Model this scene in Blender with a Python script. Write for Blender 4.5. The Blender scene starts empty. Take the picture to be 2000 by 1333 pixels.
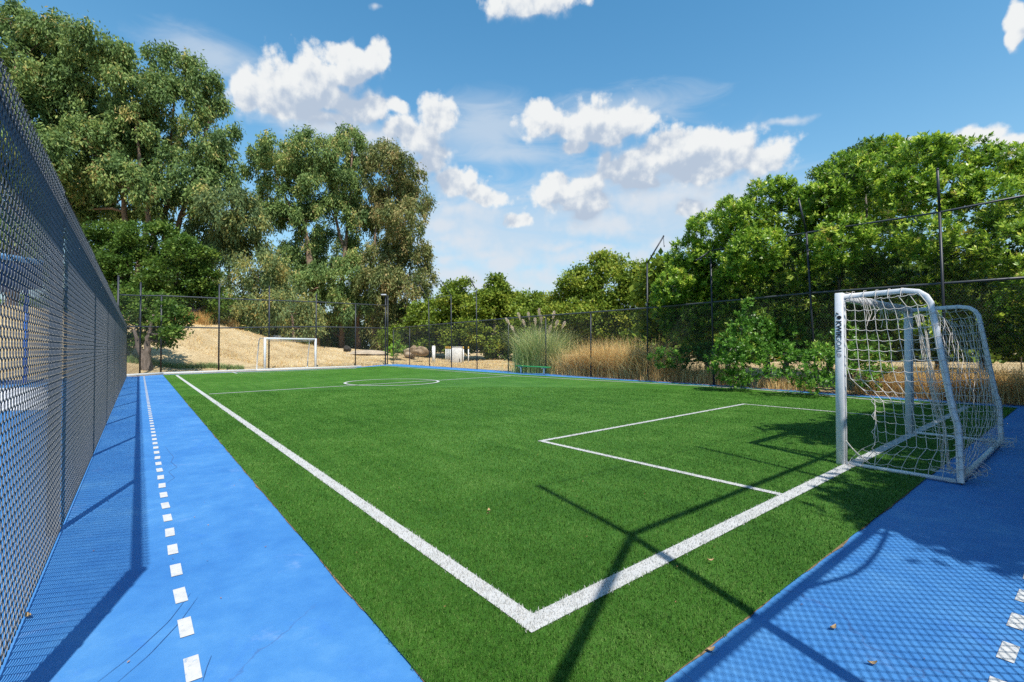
import bpy, math, random
import numpy as np
from mathutils import Vector, Matrix

SC = bpy.context.scene
COL = SC.collection
R = math.radians
rng = np.random.default_rng(7)
random.seed(7)

# ------------------------------------------------------------------ camera
F, HY, CH = 912.0, 680.0, 1.36          # focal length in photo pixels, horizon row, eye height (m)
YAW = R(38.6)
CAMXY = np.array([-1.516, -1.738])
PITCH = math.atan((HY - 666.5) / F)
cam_d = bpy.data.cameras.new('camera')
cam_d.sensor_width = 36.0
cam_d.lens = 36.0 * F / 2000.0
cam_d.clip_start = 0.05
cam_d.clip_end = 6000
cam = bpy.data.objects.new('camera', cam_d)
COL.objects.link(cam)
cam.location = (CAMXY[0], CAMXY[1], CH)
cam.rotation_euler = (R(90) + PITCH, 0, -YAW)
SC.camera = cam

# ------------------------------------------------------------------ light and exposure
SUN_EL, SUN_AZ = R(57.2), R(198.0)      # azimuth clockwise from +Y
sun_d = bpy.data.lights.new('sun', 'SUN')
sun_d.energy = 5.0
sun_d.angle = R(0.5)
sun_d.color = (1.0, 0.955, 0.88)
sun = bpy.data.objects.new('sun', sun_d)
COL.objects.link(sun)
to_sun = Vector((math.sin(SUN_AZ) * math.cos(SUN_EL), math.cos(SUN_AZ) * math.cos(SUN_EL), math.sin(SUN_EL)))
sun.rotation_euler = to_sun.to_track_quat('Z', 'Y').to_euler()
sun.location = (0, -20, 40)
SC.view_settings.view_transform = 'Standard'
SC.view_settings.look = 'None'
EXPO = 0.35
SC.view_settings.exposure = EXPO
SC.view_settings.gamma = 1.0
SKY_STRENGTH = 0.094
SC.render.engine = 'CYCLES'
SC.cycles.use_denoising = False
SC.cycles.max_bounces = 6
SC.cycles.transparent_max_bounces = 8


# ------------------------------------------------------------------ pixel <-> place helpers
_s, _c = math.sin(YAW), math.cos(YAW)
_cp, _sp = math.cos(PITCH), math.sin(PITCH)


def ray(px, py):
    x = (px - 1000) / F
    y = -(py - 666.5) / F
    fwd = _cp - y * _sp
    up = _sp + y * _cp
    return np.array([_c * x + _s * fwd, -_s * x + _c * fwd, up])


CAM3 = np.array([CAMXY[0], CAMXY[1], CH])


def G(px, py, z=0.0):
    r = ray(px, py)
    return CAM3 + (z - CH) / r[2] * r


def at(px, py, depth):
    r = ray(px, py)
    f = r[0] * _s + r[1] * _c
    return CAM3 + r * (depth / f)


def hgt(base, py):
    d = np.array(base[:2]) - CAMXY
    fw = d[0] * _s + d[1] * _c
    y = -(py - 666.5) / F
    return CH + (y * fw * _cp + fw * _sp) / (_cp - y * _sp)


def depth_of(p):
    return (p[0] - CAMXY[0]) * _s + (p[1] - CAMXY[1]) * _c


# ------------------------------------------------------------------ node helpers
def new_mat(name):
    m = bpy.data.materials.new(name)
    m.use_nodes = True
    nt = m.node_tree
    nt.nodes.clear()
    out = nt.nodes.new('ShaderNodeOutputMaterial')
    return m, nt, out


def N(nt, typ, **kw):
    n = nt.nodes.new(typ)
    for k, v in kw.items():
        if hasattr(n, k) and k not in ('inputs',):
            setattr(n, k, v)
    return n


def setin(nt, node, key, val):
    s = node.inputs[key]
    if isinstance(val, bpy.types.NodeSocket):
        nt.links.new(val, s)
    else:
        s.default_value = val


def math_n(nt, op, a, b=None, c=None, clamp=False):
    n = nt.nodes.new('ShaderNodeMath')
    n.operation = op
    n.use_clamp = clamp
    setin(nt, n, 0, a)
    if b is not None:
        setin(nt, n, 1, b)
    if c is not None:
        setin(nt, n, 2, c)
    return n.outputs[0]


def vmath(nt, op, a, b=None, c=None, out=0):
    n = nt.nodes.new('ShaderNodeVectorMath')
    n.operation = op
    setin(nt, n, 0, a)
    if b is not None:
        setin(nt, n, 1, b)
    if c is not None:
        setin(nt, n, 2, c)
    return n.outputs[out]


def noise(nt, vec, scale, detail=3, rough=0.55, dist=0.0):
    n = nt.nodes.new('ShaderNodeTexNoise')
    n.noise_dimensions = '3D'
    if vec is not None:
        nt.links.new(vec, n.inputs['Vector'])
    n.inputs['Scale'].default_value = scale
    n.inputs['Detail'].default_value = detail
    n.inputs['Roughness'].default_value = rough
    n.inputs['Distortion'].default_value = dist
    return n.outputs['Fac']


def ramp(nt, fac, stops, interp='LINEAR'):
    n = nt.nodes.new('ShaderNodeValToRGB')
    n.color_ramp.interpolation = interp
    cr = n.color_ramp
    while len(cr.elements) > 1:
        cr.elements.remove(cr.elements[-1])
    for i, (p, col) in enumerate(stops):
        e = cr.elements[0] if i == 0 else cr.elements.new(p)
        e.position = p
        c = col if len(col) == 4 else (*col, 1)
        e.color = c
    nt.links.new(fac, n.inputs[0])
    return n.outputs[0]


def smooth(nt, v, lo, hi):
    n = nt.nodes.new('ShaderNodeMapRange')
    n.interpolation_type = 'SMOOTHSTEP'
    n.clamp = True
    setin(nt, n, 'Value', v)
    setin(nt, n, 'From Min', lo)
    setin(nt, n, 'From Max', hi)
    return n.outputs[0]


def mixc(nt, fac, a, b):
    n = nt.nodes.new('ShaderNodeMix')
    n.data_type = 'RGBA'
    setin(nt, n, 0, fac)
    setin(nt, n, 6, a if isinstance(a, bpy.types.NodeSocket) or len(a) == 4 else (*a, 1))
    setin(nt, n, 7, b if isinstance(b, bpy.types.NodeSocket) or len(b) == 4 else (*b, 1))
    return n.outputs[2]


def principled(nt, out, color, rough=0.6, spec=0.4, metallic=0.0, normal=None):
    p = nt.nodes.new('ShaderNodeBsdfPrincipled')
    setin(nt, p, 'Base Color', color if isinstance(color, bpy.types.NodeSocket) or len(color) == 4 else (*color, 1))
    setin(nt, p, 'Roughness', rough)
    p.inputs['Specular IOR Level'].default_value = spec
    p.inputs['Metallic'].default_value = metallic
    if normal is not None:
        nt.links.new(normal, p.inputs['Normal'])
    if out is not None:
        nt.links.new(p.outputs[0], out.inputs[0])
    return p


def bump(nt, h, strength=0.3, dist=0.01):
    b = nt.nodes.new('ShaderNodeBump')
    b.inputs['Strength'].default_value = strength
    b.inputs['Distance'].default_value = dist
    nt.links.new(h, b.inputs['Height'])
    return b.outputs[0]


def objco(nt):
    return nt.nodes.new('ShaderNodeTexCoord').outputs['Object']


# ------------------------------------------------------------------ sky: Nishita + procedural cumulus
def build_world():
    w = bpy.data.worlds.new('World')
    SC.world = w
    w.use_nodes = True
    nt = w.node_tree
    nt.nodes.clear()
    out = nt.nodes.new('ShaderNodeOutputWorld')
    bg = nt.nodes.new('ShaderNodeBackground')
    bg.inputs['Strength'].default_value = SKY_STRENGTH
    nt.links.new(bg.outputs[0], out.inputs[0])
    sky = nt.nodes.new('ShaderNodeTexSky')
    sky.sky_type = 'NISHITA'
    sky.sun_disc = False
    sky.sun_elevation = SUN_EL
    sky.sun_rotation = SUN_AZ
    sky.altitude = 100
    sky.air_density = 1.25
    sky.dust_density = 0.6
    sky.ozone_density = 2.2
    d = nt.nodes.new('ShaderNodeTexCoord').outputs['Generated']
    dx = vmath(nt, 'DOT_PRODUCT', d, (_c, -_s, 0), out=1)
    dy = vmath(nt, 'DOT_PRODUCT', d, (_s, _c, 0), out=1)
    sx = nt.nodes.new('ShaderNodeSeparateXYZ')
    nt.links.new(d, sx.inputs[0])
    az = math_n(nt, 'ARCTAN2', dx, dy)
    el = math_n(nt, 'ARCSINE', sx.outputs[2])
    cx = nt.nodes.new('ShaderNodeCombineXYZ')
    nt.links.new(az, cx.inputs[0])
    nt.links.new(el, cx.inputs[1])
    P = cx.outputs[0]

    def azel(px, py):
        r = ray(px, py)
        r = r / np.linalg.norm(r)
        return math.atan2(r[0] * _c - r[1] * _s, r[0] * _s + r[1] * _c), math.asin(r[2])

    heaps = [
        (620, 165, 105, 62), (690, 135, 55, 42), (735, 118, 26, 34), (545, 200, 75, 45), (482, 185, 36, 48),
        (600, 222, 150, 34), (705, 205, 70, 45), (660, 110, 30, 22),
        (850, 226, 44, 40), (800, 262, 72, 34), (770, 205, 26, 18), (838, 325, 50, 46), (878, 362, 62, 34), (940, 384, 52, 18),
        (1060, 208, 28, 22), (1080, 238, 52, 40), (1158, 222, 40, 30), (1140, 258, 80, 46), (1125, 290, 52, 20), (1225, 238, 62, 32),
        (1195, 335, 48, 44), (1180, 310, 26, 28), (1290, 300, 58, 42), (1375, 286, 66, 38), (1440, 296, 60, 44), (1350, 335, 130, 44),
        (1475, 318, 48, 36), (1255, 360, 90, 30),
        (1100, 378, 70, 40), (1085, 360, 40, 26), (1135, 418, 40, 30), (1338, 404, 42, 22),
        (1012, 434, 24, 18), (962, 384, 26, 12),
        (1045, -2, 95, 46), (1998, 40, 22, 46), (1905, 272, 70, 28), (1965, 288, 70, 32), (1778, 280, 24, 10),
        (1240, 330, 105, 56), (1425, 318, 100, 50), (1120, 395, 80, 42), (570, 200, 120, 46), (1180, 262, 90, 42), (1330, 292, 115, 38), (1150, 245, 110, 48), (610, 185, 125, 52), (830, 285, 60, 60),
        (-420, 250, 150, 60), (-300, 330, 160, 50), (2500, 200, 170, 70), (2620, 330, 190, 60), (2350, 420, 160, 40)]
    soft = [
        (900, 470, 110, 40), (980, 515, 110, 34), (1110, 500, 90, 30), (1230, 500, 90, 30), (900, 540, 90, 26),
        (900, 468, 75, 26), (955, 500, 60, 18), (880, 505, 55, 20), (1090, 478, 78, 16), (1185, 482, 48, 12), (1040, 536, 60, 28),
        (1290, 480, 55, 22), (1525, 240, 60, 12), (732, 15, 20, 10), (700, 262, 150, 16),
        (950, 560, 160, 16), (1240, 515, 70, 18), (860, 440, 60, 22), (1400, 400, 120, 30), (1300, 385, 190, 40), (1180, 440, 120, 26), (760, 300, 120, 30), (900, 410, 90, 24)]
    veil = [
        (960, 250, 150, 70), (1000, 300, 140, 30), (1200, 215, 190, 45), (1300, 420, 330, 90), (1000, 470, 260, 80), (420, 110, 150, 50),
        (640, 250, 210, 40), (930, 560, 420, 60), (1250, 390, 280, 120), (940, 430, 170, 120)]

    def field(Pv, blobs):
        cur = None
        for (px, py, rx, ry) in blobs:
            a, e = azel(px, py)
            ra = abs(azel(px + rx, py)[0] - azel(px - rx, py)[0]) / 2
            re = abs(azel(px, py + ry)[1] - azel(px, py - ry)[1]) / 2
            v = vmath(nt, 'MULTIPLY_ADD', Pv, (1 / ra, 1 / re, 0), (-a / ra, -e / re, 0))
            l = vmath(nt, 'LENGTH', v, out=1)
            if cur is None:
                cur = l
            else:
                n = nt.nodes.new('ShaderNodeMath')
                n.operation = 'SMOOTH_MIN'
                nt.links.new(cur, n.inputs[0])
                nt.links.new(l, n.inputs[1])
                n.inputs[2].default_value = 0.25
                cur = n.outputs[0]
        return math_n(nt, 'SUBTRACT', 1.0, cur)

    def noise2(Pv, scale, detail, rough=0.55, dist=0.0):
        n = nt.nodes.new('ShaderNodeTexNoise')
        n.noise_dimensions = '2D'
        nt.links.new(Pv, n.inputs['Vector'])
        n.inputs['Scale'].default_value = scale
        n.inputs['Detail'].default_value = detail
        n.inputs['Roughness'].default_value = rough
        n.inputs['Distortion'].default_value = dist
        return n.outputs['Fac']

    def billow(Pv):
        a1 = math_n(nt, 'SUBTRACT', noise2(Pv, 14, 8, 0.66), 0.5)
        v = nt.nodes.new('ShaderNodeTexVoronoi')
        v.voronoi_dimensions = '2D'
        v.feature = 'F1'
        v.inputs['Scale'].default_value = 18
        v.inputs['Detail'].default_value = 2
        v.inputs['Roughness'].default_value = 0.6
        nt.links.new(Pv, v.inputs['Vector'])
        a2 = math_n(nt, 'SUBTRACT', 0.40, v.outputs['Distance'])
        return math_n(nt, 'ADD', math_n(nt, 'MULTIPLY', a1, 1.25), math_n(nt, 'MULTIPLY', a2, 0.55))

    warp = nt.nodes.new('ShaderNodeTexNoise')
    warp.noise_dimensions = '2D'
    warp.inputs['Scale'].default_value = 9
    warp.inputs['Detail'].default_value = 4
    nt.links.new(P, warp.inputs['Vector'])
    wv = vmath(nt, 'MULTIPLY_ADD', warp.outputs['Color'], (0.05, 0.035, 0), (-0.025, -0.0175, 0))
    Pw = vmath(nt, 'ADD', P, wv)
    off = (-0.007, 0.020, 0)
    b0, b1 = billow(P), billow(vmath(nt, 'ADD', P, off))
    F0 = field(Pw, heaps)
    F2 = field(vmath(nt, 'ADD', Pw, (-0.010, 0.042, 0)), heaps)
    D0 = math_n(nt, 'ADD', math_n(nt, 'ADD', F0, b0), 0.40)
    base = math_n(nt, 'SUBTRACT', F2, F0)               # >0 towards a cloud's base
    width = math_n(nt, 'MULTIPLY_ADD', smooth(nt, base, -0.1, 0.55), 1.1, 0.44)
    alpha = smooth(nt, D0, -0.04, width)
    fine = noise2(P, 45, 3, 0.6)
    lit = math_n(nt, 'ADD', math_n(nt, 'MULTIPLY', math_n(nt, 'SUBTRACT', b1, b0), 1.1), math_n(nt, 'MULTIPLY', math_n(nt, 'MAXIMUM', F2, -0.6), 0.75))
    lit = math_n(nt, 'ADD', lit, math_n(nt, 'MULTIPLY', math_n(nt, 'SUBTRACT', fine, 0.5), 0.4))
    lit = math_n(nt, 'ADD', lit, math_n(nt, 'MULTIPLY', math_n(nt, 'SUBTRACT', noise2(P, 7, 2), 0.5), 0.9))
    shade = smooth(nt, lit, -0.38, 0.62)
    k = 1.0 / (SKY_STRENGTH * 2 ** EXPO)
    ccol = mixc(nt, shade, (0.88 * k, 0.90 * k, 0.905 * k), (0.48 * k, 0.57 * k, 0.70 * k))
    # thin veil and soft low clouds
    Ds = math_n(nt, 'ADD', field(Pw, soft), math_n(nt, 'MULTIPLY', b0, 0.9))
    a_s = math_n(nt, 'MULTIPLY', smooth(nt, Ds, -0.35, 0.85), 0.88)
    stretch = vmath(nt, 'MULTIPLY', P, (5, 16, 1))
    st = noise2(stretch, 1.3, 4, 0.6, 0.6)
    Dv = math_n(nt, 'ADD', field(P, veil), math_n(nt, 'MULTIPLY', math_n(nt, 'SUBTRACT', st, 0.5), 1.4))
    a_v = math_n(nt, 'MULTIPLY', smooth(nt, Dv, -0.25, 1.0), 0.66)
    # pale air near the horizon
    hz = math_n(nt, 'MULTIPLY', math_n(nt, 'POWER', math_n(nt, 'SUBTRACT', 1.0, math_n(nt, 'MAXIMUM', sx.outputs[2], 0.0)), 4.5), 0.95)
    skyc = sky.outputs[0]
    hsv = nt.nodes.new('ShaderNodeHueSaturation')
    hsv.inputs['Hue'].default_value = 0.487
    hsv.inputs['Saturation'].default_value = 1.3
    hsv.inputs['Value'].default_value = SKY_VALUE
    nt.links.new(skyc, hsv.inputs['Color'])
    c = mixc(nt, hz, hsv.outputs[0], (0.42 * k, 0.60 * k, 0.76 * k))
    c = mixc(nt, a_v, c, (0.66 * k, 0.74 * k, 0.83 * k))
    c = mixc(nt, a_s, c, (0.72 * k, 0.78 * k, 0.85 * k))
    c = mixc(nt, alpha, c, ccol)
    nt.links.new(c, bg.inputs['Color'])
    w.cycles.sampling_method = 'MANUAL'
    w.cycles.sample_map_resolution = 512


SKY_VALUE = 1.54
build_world()

# ------------------------------------------------------------------ mesh helpers


def link(name, me, mat=None, parent=None):
    o = bpy.data.objects.new(name, me)
    COL.objects.link(o)
    if mat is not None and me is not None:
        me.materials.append(mat)
    if parent is not None:
        o.parent = parent
    return o


def tag(o, label=None, cat=None, group=None, kind=None):
    if label:
        o['label'] = label
    if cat:
        o['category'] = cat
    if group:
        o['group'] = group
    if kind:
        o['kind'] = kind
    return o


def empty(name, loc=(0, 0, 0)):
    o = bpy.data.objects.new(name, None)
    COL.objects.link(o)
    o.location = loc
    o.empty_display_size = 0.2
    return o


def mesh_np(name, verts, faces, tint=None, smooth_sh=False):
    """verts (n,3); faces (m,k) of one size or list of such arrays."""
    me = bpy.data.meshes.new(name)
    if not isinstance(faces, list):
        faces = [faces]
    faces = [np.asarray(f, np.int32) for f in faces if len(f)]
    verts = np.asarray(verts, np.float32)
    me.vertices.add(len(verts))
    me.vertices.foreach_set('co', verts.ravel())
    tot = sum(f.size for f in faces)
    me.loops.add(tot)
    me.loops.foreach_set('vertex_index', np.concatenate([f.ravel() for f in faces]))
    sizes = np.concatenate([np.full(len(f), f.shape[1], np.int32) for f in faces])
    me.polygons.add(len(sizes))
    starts = np.concatenate([[0], np.cumsum(sizes)[:-1]]).astype(np.int32)
    me.polygons.foreach_set('loop_start', starts)
    if smooth_sh:
        me.polygons.foreach_set('use_smooth', np.ones(len(sizes), bool))
    if tint is not None:
        a = me.attributes.new('tint', 'FLOAT', 'POINT')
        a.data.foreach_set('value', np.asarray(tint, np.float32))
    me.update(calc_edges=True)
    me.validate()
    return me


class MB:
    """collects shapes, builds one mesh."""

    def __init__(self):
        self.v, self.q, self.t, self.n = [], [], [], 0
        self.tint = []

    def add(self, v, q=None, t=None, tint=0.5):
        v = np.asarray(v, float).reshape(-1, 3)
        if q is not None and len(q):
            self.q.append(np.asarray(q, int) + self.n)
        if t is not None and len(t):
            self.t.append(np.asarray(t, int) + self.n)
        self.v.append(v)
        self.tint.append(np.full(len(v), tint) if np.isscalar(tint) else np.asarray(tint))
        self.n += len(v)

    def tube(self, pts, rad, sides=8, caps=True, tint=0.5):
        pts = np.asarray(pts, float)
        n = len(pts)
        rad = np.full(n, rad) if np.isscalar(rad) else np.asarray(rad, float)
        tg = np.gradient(pts, axis=0) if n > 2 else np.repeat((pts[1:] - pts[:1]), n, 0)
        tg /= np.linalg.norm(tg, axis=1)[:, None] + 1e-12
        up = np.array([0, 0, 1.0]) if abs(tg[0][2]) < 0.9 else np.array([1.0, 0, 0])
        u = np.cross(tg[0], up)
        u /= np.linalg.norm(u)
        vs = []
        ang = np.arange(sides) / sides * 2 * np.pi
        for i in range(n):
            u = u - tg[i] * (u @ tg[i])
            u /= np.linalg.norm(u) + 1e-12
            w = np.cross(tg[i], u)
            vs.append(pts[i] + rad[i] * (np.cos(ang)[:, None] * u + np.sin(ang)[:, None] * w))
        V = np.concatenate(vs)
        i = np.arange(n - 1)[:, None] * sides
        k = np.arange(sides)[None, :]
        k2 = (k + 1) % sides
        Q = np.stack([i + k, i + k2, i + sides + k2, i + sides + k], -1).reshape(-1, 4)
        T = []
        if caps:
            V = np.concatenate([V, pts[:1], pts[-1:]])
            a, b = len(V) - 2, len(V) - 1
            for j in range(sides):
                T.append([a, (j + 1) % sides, j])
                T.append([b, (n - 1) * sides + j, (n - 1) * sides + (j + 1) % sides])
        self.add(V, Q, T, tint)

    def box(self, c, size, rot=None, bevel=0.0, tint=0.5):
        sx, sy, sz = np.array(size) / 2
        b = min(bevel, sx * .9, sy * .9, sz * .9)
        if b <= 0:
            v = np.array([[x, y, z] for z in (-sz, sz) for (x, y) in ((-sx, -sy), (sx, -sy), (sx, sy), (-sx, sy))])
            q = [[0, 3, 2, 1], [4, 5, 6, 7], [0, 1, 5, 4], [1, 2, 6, 5], [2, 3, 7, 6], [3, 0, 4, 7]]
        else:
            rings = []
            for (z, i) in ((-sz, b), (-sz + b, 0), (sz - b, 0), (sz, b)):
                x, y = sx - i, sy - i
                e = b * (1 if i == 0 else .6)
                rings.append([[-x + e, -y, z], [x - e, -y, z], [x, -y + e, z], [x, y - e, z], [x - e, y, z], [-x + e, y, z], [-x, y - e, z], [-x, -y + e, z]])
            v = np.array(rings).reshape(-1, 3)
            q = []
            for r_ in range(3):
                for k in range(8):
                    q.append([r_ * 8 + k, r_ * 8 + (k + 1) % 8, r_ * 8 + 8 + (k + 1) % 8, r_ * 8 + 8 + k])
            for o_, fl in ((0, True), (24, False)):
                idx = [[0, 1, 2, 3], [0, 3, 4, 7], [4, 5, 6, 7]]
                for f in idx:
                    f = [o_ + k for k in f]
                    q.append(f[::-1] if fl else f)
        if rot is not None:
            v = v @ np.asarray(rot).T
        self.add(v + np.array(c), q, None, tint)

    def build(self, name, mat, parent=None, smooth_sh=False):
        f = []
        if self.q:
            f.append(np.concatenate(self.q))
        if self.t:
            f.append(np.concatenate(self.t))
        me = mesh_np(name, np.concatenate(self.v), f, np.concatenate(self.tint), smooth_sh)
        return link(name, me, mat, parent)


def rotz(a):
    c, s = math.cos(a), math.sin(a)
    return np.array([[c, -s, 0], [s, c, 0], [0, 0, 1]])


# ------------------------------------------------------------------ terrain
def sstep(x, a, b):
    t = np.clip((x - a) / (b - a), 0, 1)
    return t * t * (3 - 2 * t)


def tz(x, y):
    x = np.asarray(x, float)
    y = np.asarray(y, float)
    dx, dy = x - CAMXY[0], y - CAMXY[1]
    dep = dx * _s + dy * _c
    lat = dx * _c - dy * _s
    px = lat / np.maximum(dep, 5)                       # bearing (tan)
    # far mound, high on the left, falling away to the right
    H = np.interp(px * F + 1000, [-900, 0, 250, 350, 440, 520, 640, 750, 850, 1000], [5, 4.2, 3.6, 3.45, 3.2, 2.5, 1.35, 0.95, 0.55, 0.2])
    yfar = y - 0.28 * (x + 2) - 28.0                    # metres beyond the far fence
    far = sstep(yfar, 1.0, 15.0) * H
    near_out = sstep(x, 15.9, 22) * (1 - sstep(y, 10, 20)) * 0.6
    right = sstep(x, 16.5, 40) * sstep(y, 14, 30) * 0.4
    bump_ = 0.10 * np.sin(x * 0.9 + 1.3) * np.sin(y * 0.7) + 0.06 * np.sin(x * 2.1 + y * 1.3)
    out_far = sstep(yfar, 0.6, 4)
    out_r = sstep(x, 15.7, 18)
    return -0.03 + far + near_out + right + bump_ * np.maximum(out_far, out_r)


def axis(lo, hi, fine0, fine1, step):
    a = list(np.arange(fine0, fine1, step))
    s, v = step, fine0
    while v > lo:
        s *= 1.25
        v -= s
        a.insert(0, v)
    s, v = step, fine1
    while v < hi:
        a.append(v)
        s *= 1.25
        v += s
    return np.array(a)


def mat_ground():
    m, nt, out = new_mat('dry_grass_ground')
    co = objco(nt)
    n1 = noise(nt, co, 0.35, 5, 0.6)
    n2 = noise(nt, co, 4.0, 6, 0.7)
    n3 = noise(nt, co, 22.0, 4, 0.7)
    mix = math_n(nt, 'ADD', math_n(nt, 'MULTIPLY', n1, 0.45), math_n(nt, 'ADD', math_n(nt, 'MULTIPLY', n2, 0.35), math_n(nt, 'MULTIPLY', n3, 0.2)))
    c = ramp(nt, mix, [(0.37, (0.32, 0.21, 0.11)), (0.44, (0.52, 0.38, 0.20)), (0.53, (0.66, 0.50, 0.28)), (0.64, (0.76, 0.62, 0.39))])
    principled(nt, out, c, 0.95, 0.1, normal=bump(nt, math_n(nt, 'ADD', n2, n3), 0.9, 0.12))
    return m


def build_ground():
    xs = axis(-1500, 1500, -50, 48, 0.8)
    ys = axis(-400, 2200, -8, 62, 0.8)
    X, Y = np.meshgrid(xs, ys)
    Z = tz(X, Y)
    V = np.stack([X, Y, Z], -1).reshape(-1, 3)
    ny, nx = X.shape
    i = (np.arange(ny - 1)[:, None] * nx + np.arange(nx - 1)[None]).reshape(-1)
    Q = np.stack([i, i + 1, i + nx + 1, i + nx], -1)
    o = link('ground', mesh_np('ground', V, Q, smooth_sh=True), mat_ground())
    tag(o, kind='structure')


build_ground()


# ------------------------------------------------------------------ court, turf, lines
def mat_court():
    m, nt, out = new_mat('blue_acrylic')
    co = objco(nt)
    big = noise(nt, co, 0.8, 5, 0.62, 0.3)
    mid = noise(nt, co, 5.0, 6, 0.65, 0.2)
    grit = noise(nt, co, 420, 2, 0.6)
    f = math_n(nt, 'ADD', math_n(nt, 'MULTIPLY', big, 0.6), math_n(nt, 'MULTIPLY', mid, 0.4))
    c = ramp(nt, f, [(0.32, (0.030, 0.146, 0.400)), (0.46, (0.043, 0.182, 0.450)), (0.56, (0.058, 0.212, 0.480)), (0.66, (0.088, 0.255, 0.505))])
    # small worn patches and dusty scuffs
    w = noise(nt, co, 2.3, 8, 0.7, 0.5)
    c = mixc(nt, math_n(nt, 'MULTIPLY', smooth(nt, w, 0.58, 0.72), 0.45), c, (0.18, 0.31, 0.56))
    d = noise(nt, co, 1.6, 7, 0.72, 0.9)
    c = mixc(nt, math_n(nt, 'MULTIPLY', smooth(nt, d, 0.57, 0.68), 0.34), c, (0.035, 0.16, 0.50))
    sp = noise(nt, co, 60, 3, 0.6)
    c = mixc(nt, math_n(nt, 'MULTIPLY', smooth(nt, sp, 0.70, 0.76), 0.35), c, (0.04, 0.14, 0.40))
    # hairline cracks in a few places
    wv = nt.nodes.new('ShaderNodeTexNoise')
    wv.inputs['Scale'].default_value = 3
    wv.inputs['Detail'].default_value = 5
    nt.links.new(co, wv.inputs['Vector'])
    vv = vmath(nt, 'MULTIPLY_ADD', wv.outputs['Color'], (0.5, 0.5, 0), co)
    vo = nt.nodes.new('ShaderNodeTexVoronoi')
    vo.feature = 'DISTANCE_TO_EDGE'
    vo.inputs['Scale'].default_value = 0.42
    nt.links.new(vv, vo.inputs['Vector'])
    crack = math_n(nt, 'SUBTRACT', 1.0, smooth(nt, vo.outputs['Distance'], 0.0005, 0.0028))
    msk = smooth(nt, noise(nt, co, 0.5, 2), 0.48, 0.6)
    c = mixc(nt, math_n(nt, 'MULTIPLY', math_n(nt, 'MULTIPLY', crack, msk), 0.5), c, (0.05, 0.10, 0.25))
    nb = bump(nt, math_n(nt, 'ADD', grit, math_n(nt, 'MULTIPLY', mid, 0.5)), 0.35, 0.004)
    principled(nt, out, c, 0.62, 0.35, normal=nb)
    return m


FAR_L = G(243, 739)
COURT = [(-30, -12), (15.05, -12), (15.05, 2.0), (15.45, 12.0), (15.5, 35.4), (14.0, 34.6), tuple(G(690, 718.5)[:2]), tuple(G(500, 725.5)[:2]),
         tuple(G(318, 732)[:2]), (-1.6, 27.0), (-30, 26.0)]


def sheet(name, poly, z, mat, kind='structure'):
    V = np.array([(x, y, z) for x, y in poly])
    me = bpy.data.meshes.new(name)
    me.from_pydata([tuple(v) for v in V], [], [list(range(len(V)))])
    o = link(name, me, mat)
    if kind:
        tag(o, kind=kind)
    return o


M_COURT = mat_court()
sheet('court_surface', COURT, 0.0, M_COURT)


def mat_turf():
    m, nt, out = new_mat('turf_fibre')
    co = objco(nt)
    at_ = nt.nodes.new('ShaderNodeAttribute')
    at_.attribute_name = 'tint'
    t = at_.outputs['Fac']
    fine = noise(nt, co, 210, 3, 0.7)
    mid = noise(nt, co, 30, 5, 0.7)
    big = noise(nt, co, 1.1, 5, 0.6)
    stripe = noise(nt, vmath(nt, 'MULTIPLY', co, (5.0, 0.4, 1)), 1.0, 3, 0.6)
    f = math_n(nt, 'ADD', math_n(nt, 'MULTIPLY', fine, 0.30), math_n(nt, 'MULTIPLY', mid, 0.22))
    f = math_n(nt, 'ADD', f, math_n(nt, 'MULTIPLY', big, 0.26))
    f = math_n(nt, 'ADD', f, math_n(nt, 'MULTIPLY', stripe, 0.20))
    f = math_n(nt, 'ADD', f, math_n(nt, 'MULTIPLY', t, 0.27))
    sp = nt.nodes.new('ShaderNodeSeparateXYZ')
    nt.links.new(co, sp.inputs[0])
    band = math_n(nt, 'PINGPONG', math_n(nt, 'ADD', sp.outputs[1], math_n(nt, 'MULTIPLY', big, 0.06)), 1.83)
    seam = math_n(nt, 'SUBTRACT', 1.0, smooth(nt, band, 0.004, 0.03))
    roll = math_n(nt, 'GREATER_THAN', math_n(nt, 'PINGPONG', sp.outputs[1], 3.66), 1.83)
    f = math_n(nt, 'ADD', f, math_n(nt, 'MULTIPLY', math_n(nt, 'SUBTRACT', roll, 0.5), 0.022))
    f = math_n(nt, 'SUBTRACT', f, math_n(nt, 'MULTIPLY', seam, 0.03))
    c = ramp(nt, f, [(0.36, (0.012, 0.052, 0.004)), (0.49, (0.038, 0.134, 0.010)), (0.61, (0.072, 0.212, 0.020)), (0.76, (0.19, 0.35, 0.075))])
    p = principled(nt, None, c, 0.5, 0.25, normal=bump(nt, math_n(nt, 'ADD', fine, mid), 0.8, 0.02))
    tr = nt.nodes.new('ShaderNodeBsdfTranslucent')
    nt.links.new(c, tr.inputs[0])
    mx = nt.nodes.new('ShaderNodeMixShader')
    mx.inputs[0].default_value = 0.18
    nt.links.new(p.outputs[0], mx.inputs[1])
    nt.links.new(tr.outputs[0], mx.inputs[2])
    nt.links.new(mx.outputs[0], out.inputs[0])
    return m


def mat_line():
    m, nt, out = new_mat('white_fibre')
    co = objco(nt)
    n = math_n(nt, 'ADD', math_n(nt, 'MULTIPLY', noise(nt, co, 190, 3, 0.7), 0.7), math_n(nt, 'MULTIPLY', noise(nt, co, 9, 4, 0.6), 0.3))
    c = ramp(nt, n, [(0.36, (0.37, 0.38, 0.36)), (0.5, (0.47, 0.47, 0.46)), (0.62, (0.54, 0.54, 0.53))])
    principled(nt, out, c, 0.7, 0.2, normal=bump(nt, n, 0.5, 0.01))
    return m


M_TURF, M_LINE = mat_turf(), mat_line()

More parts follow.
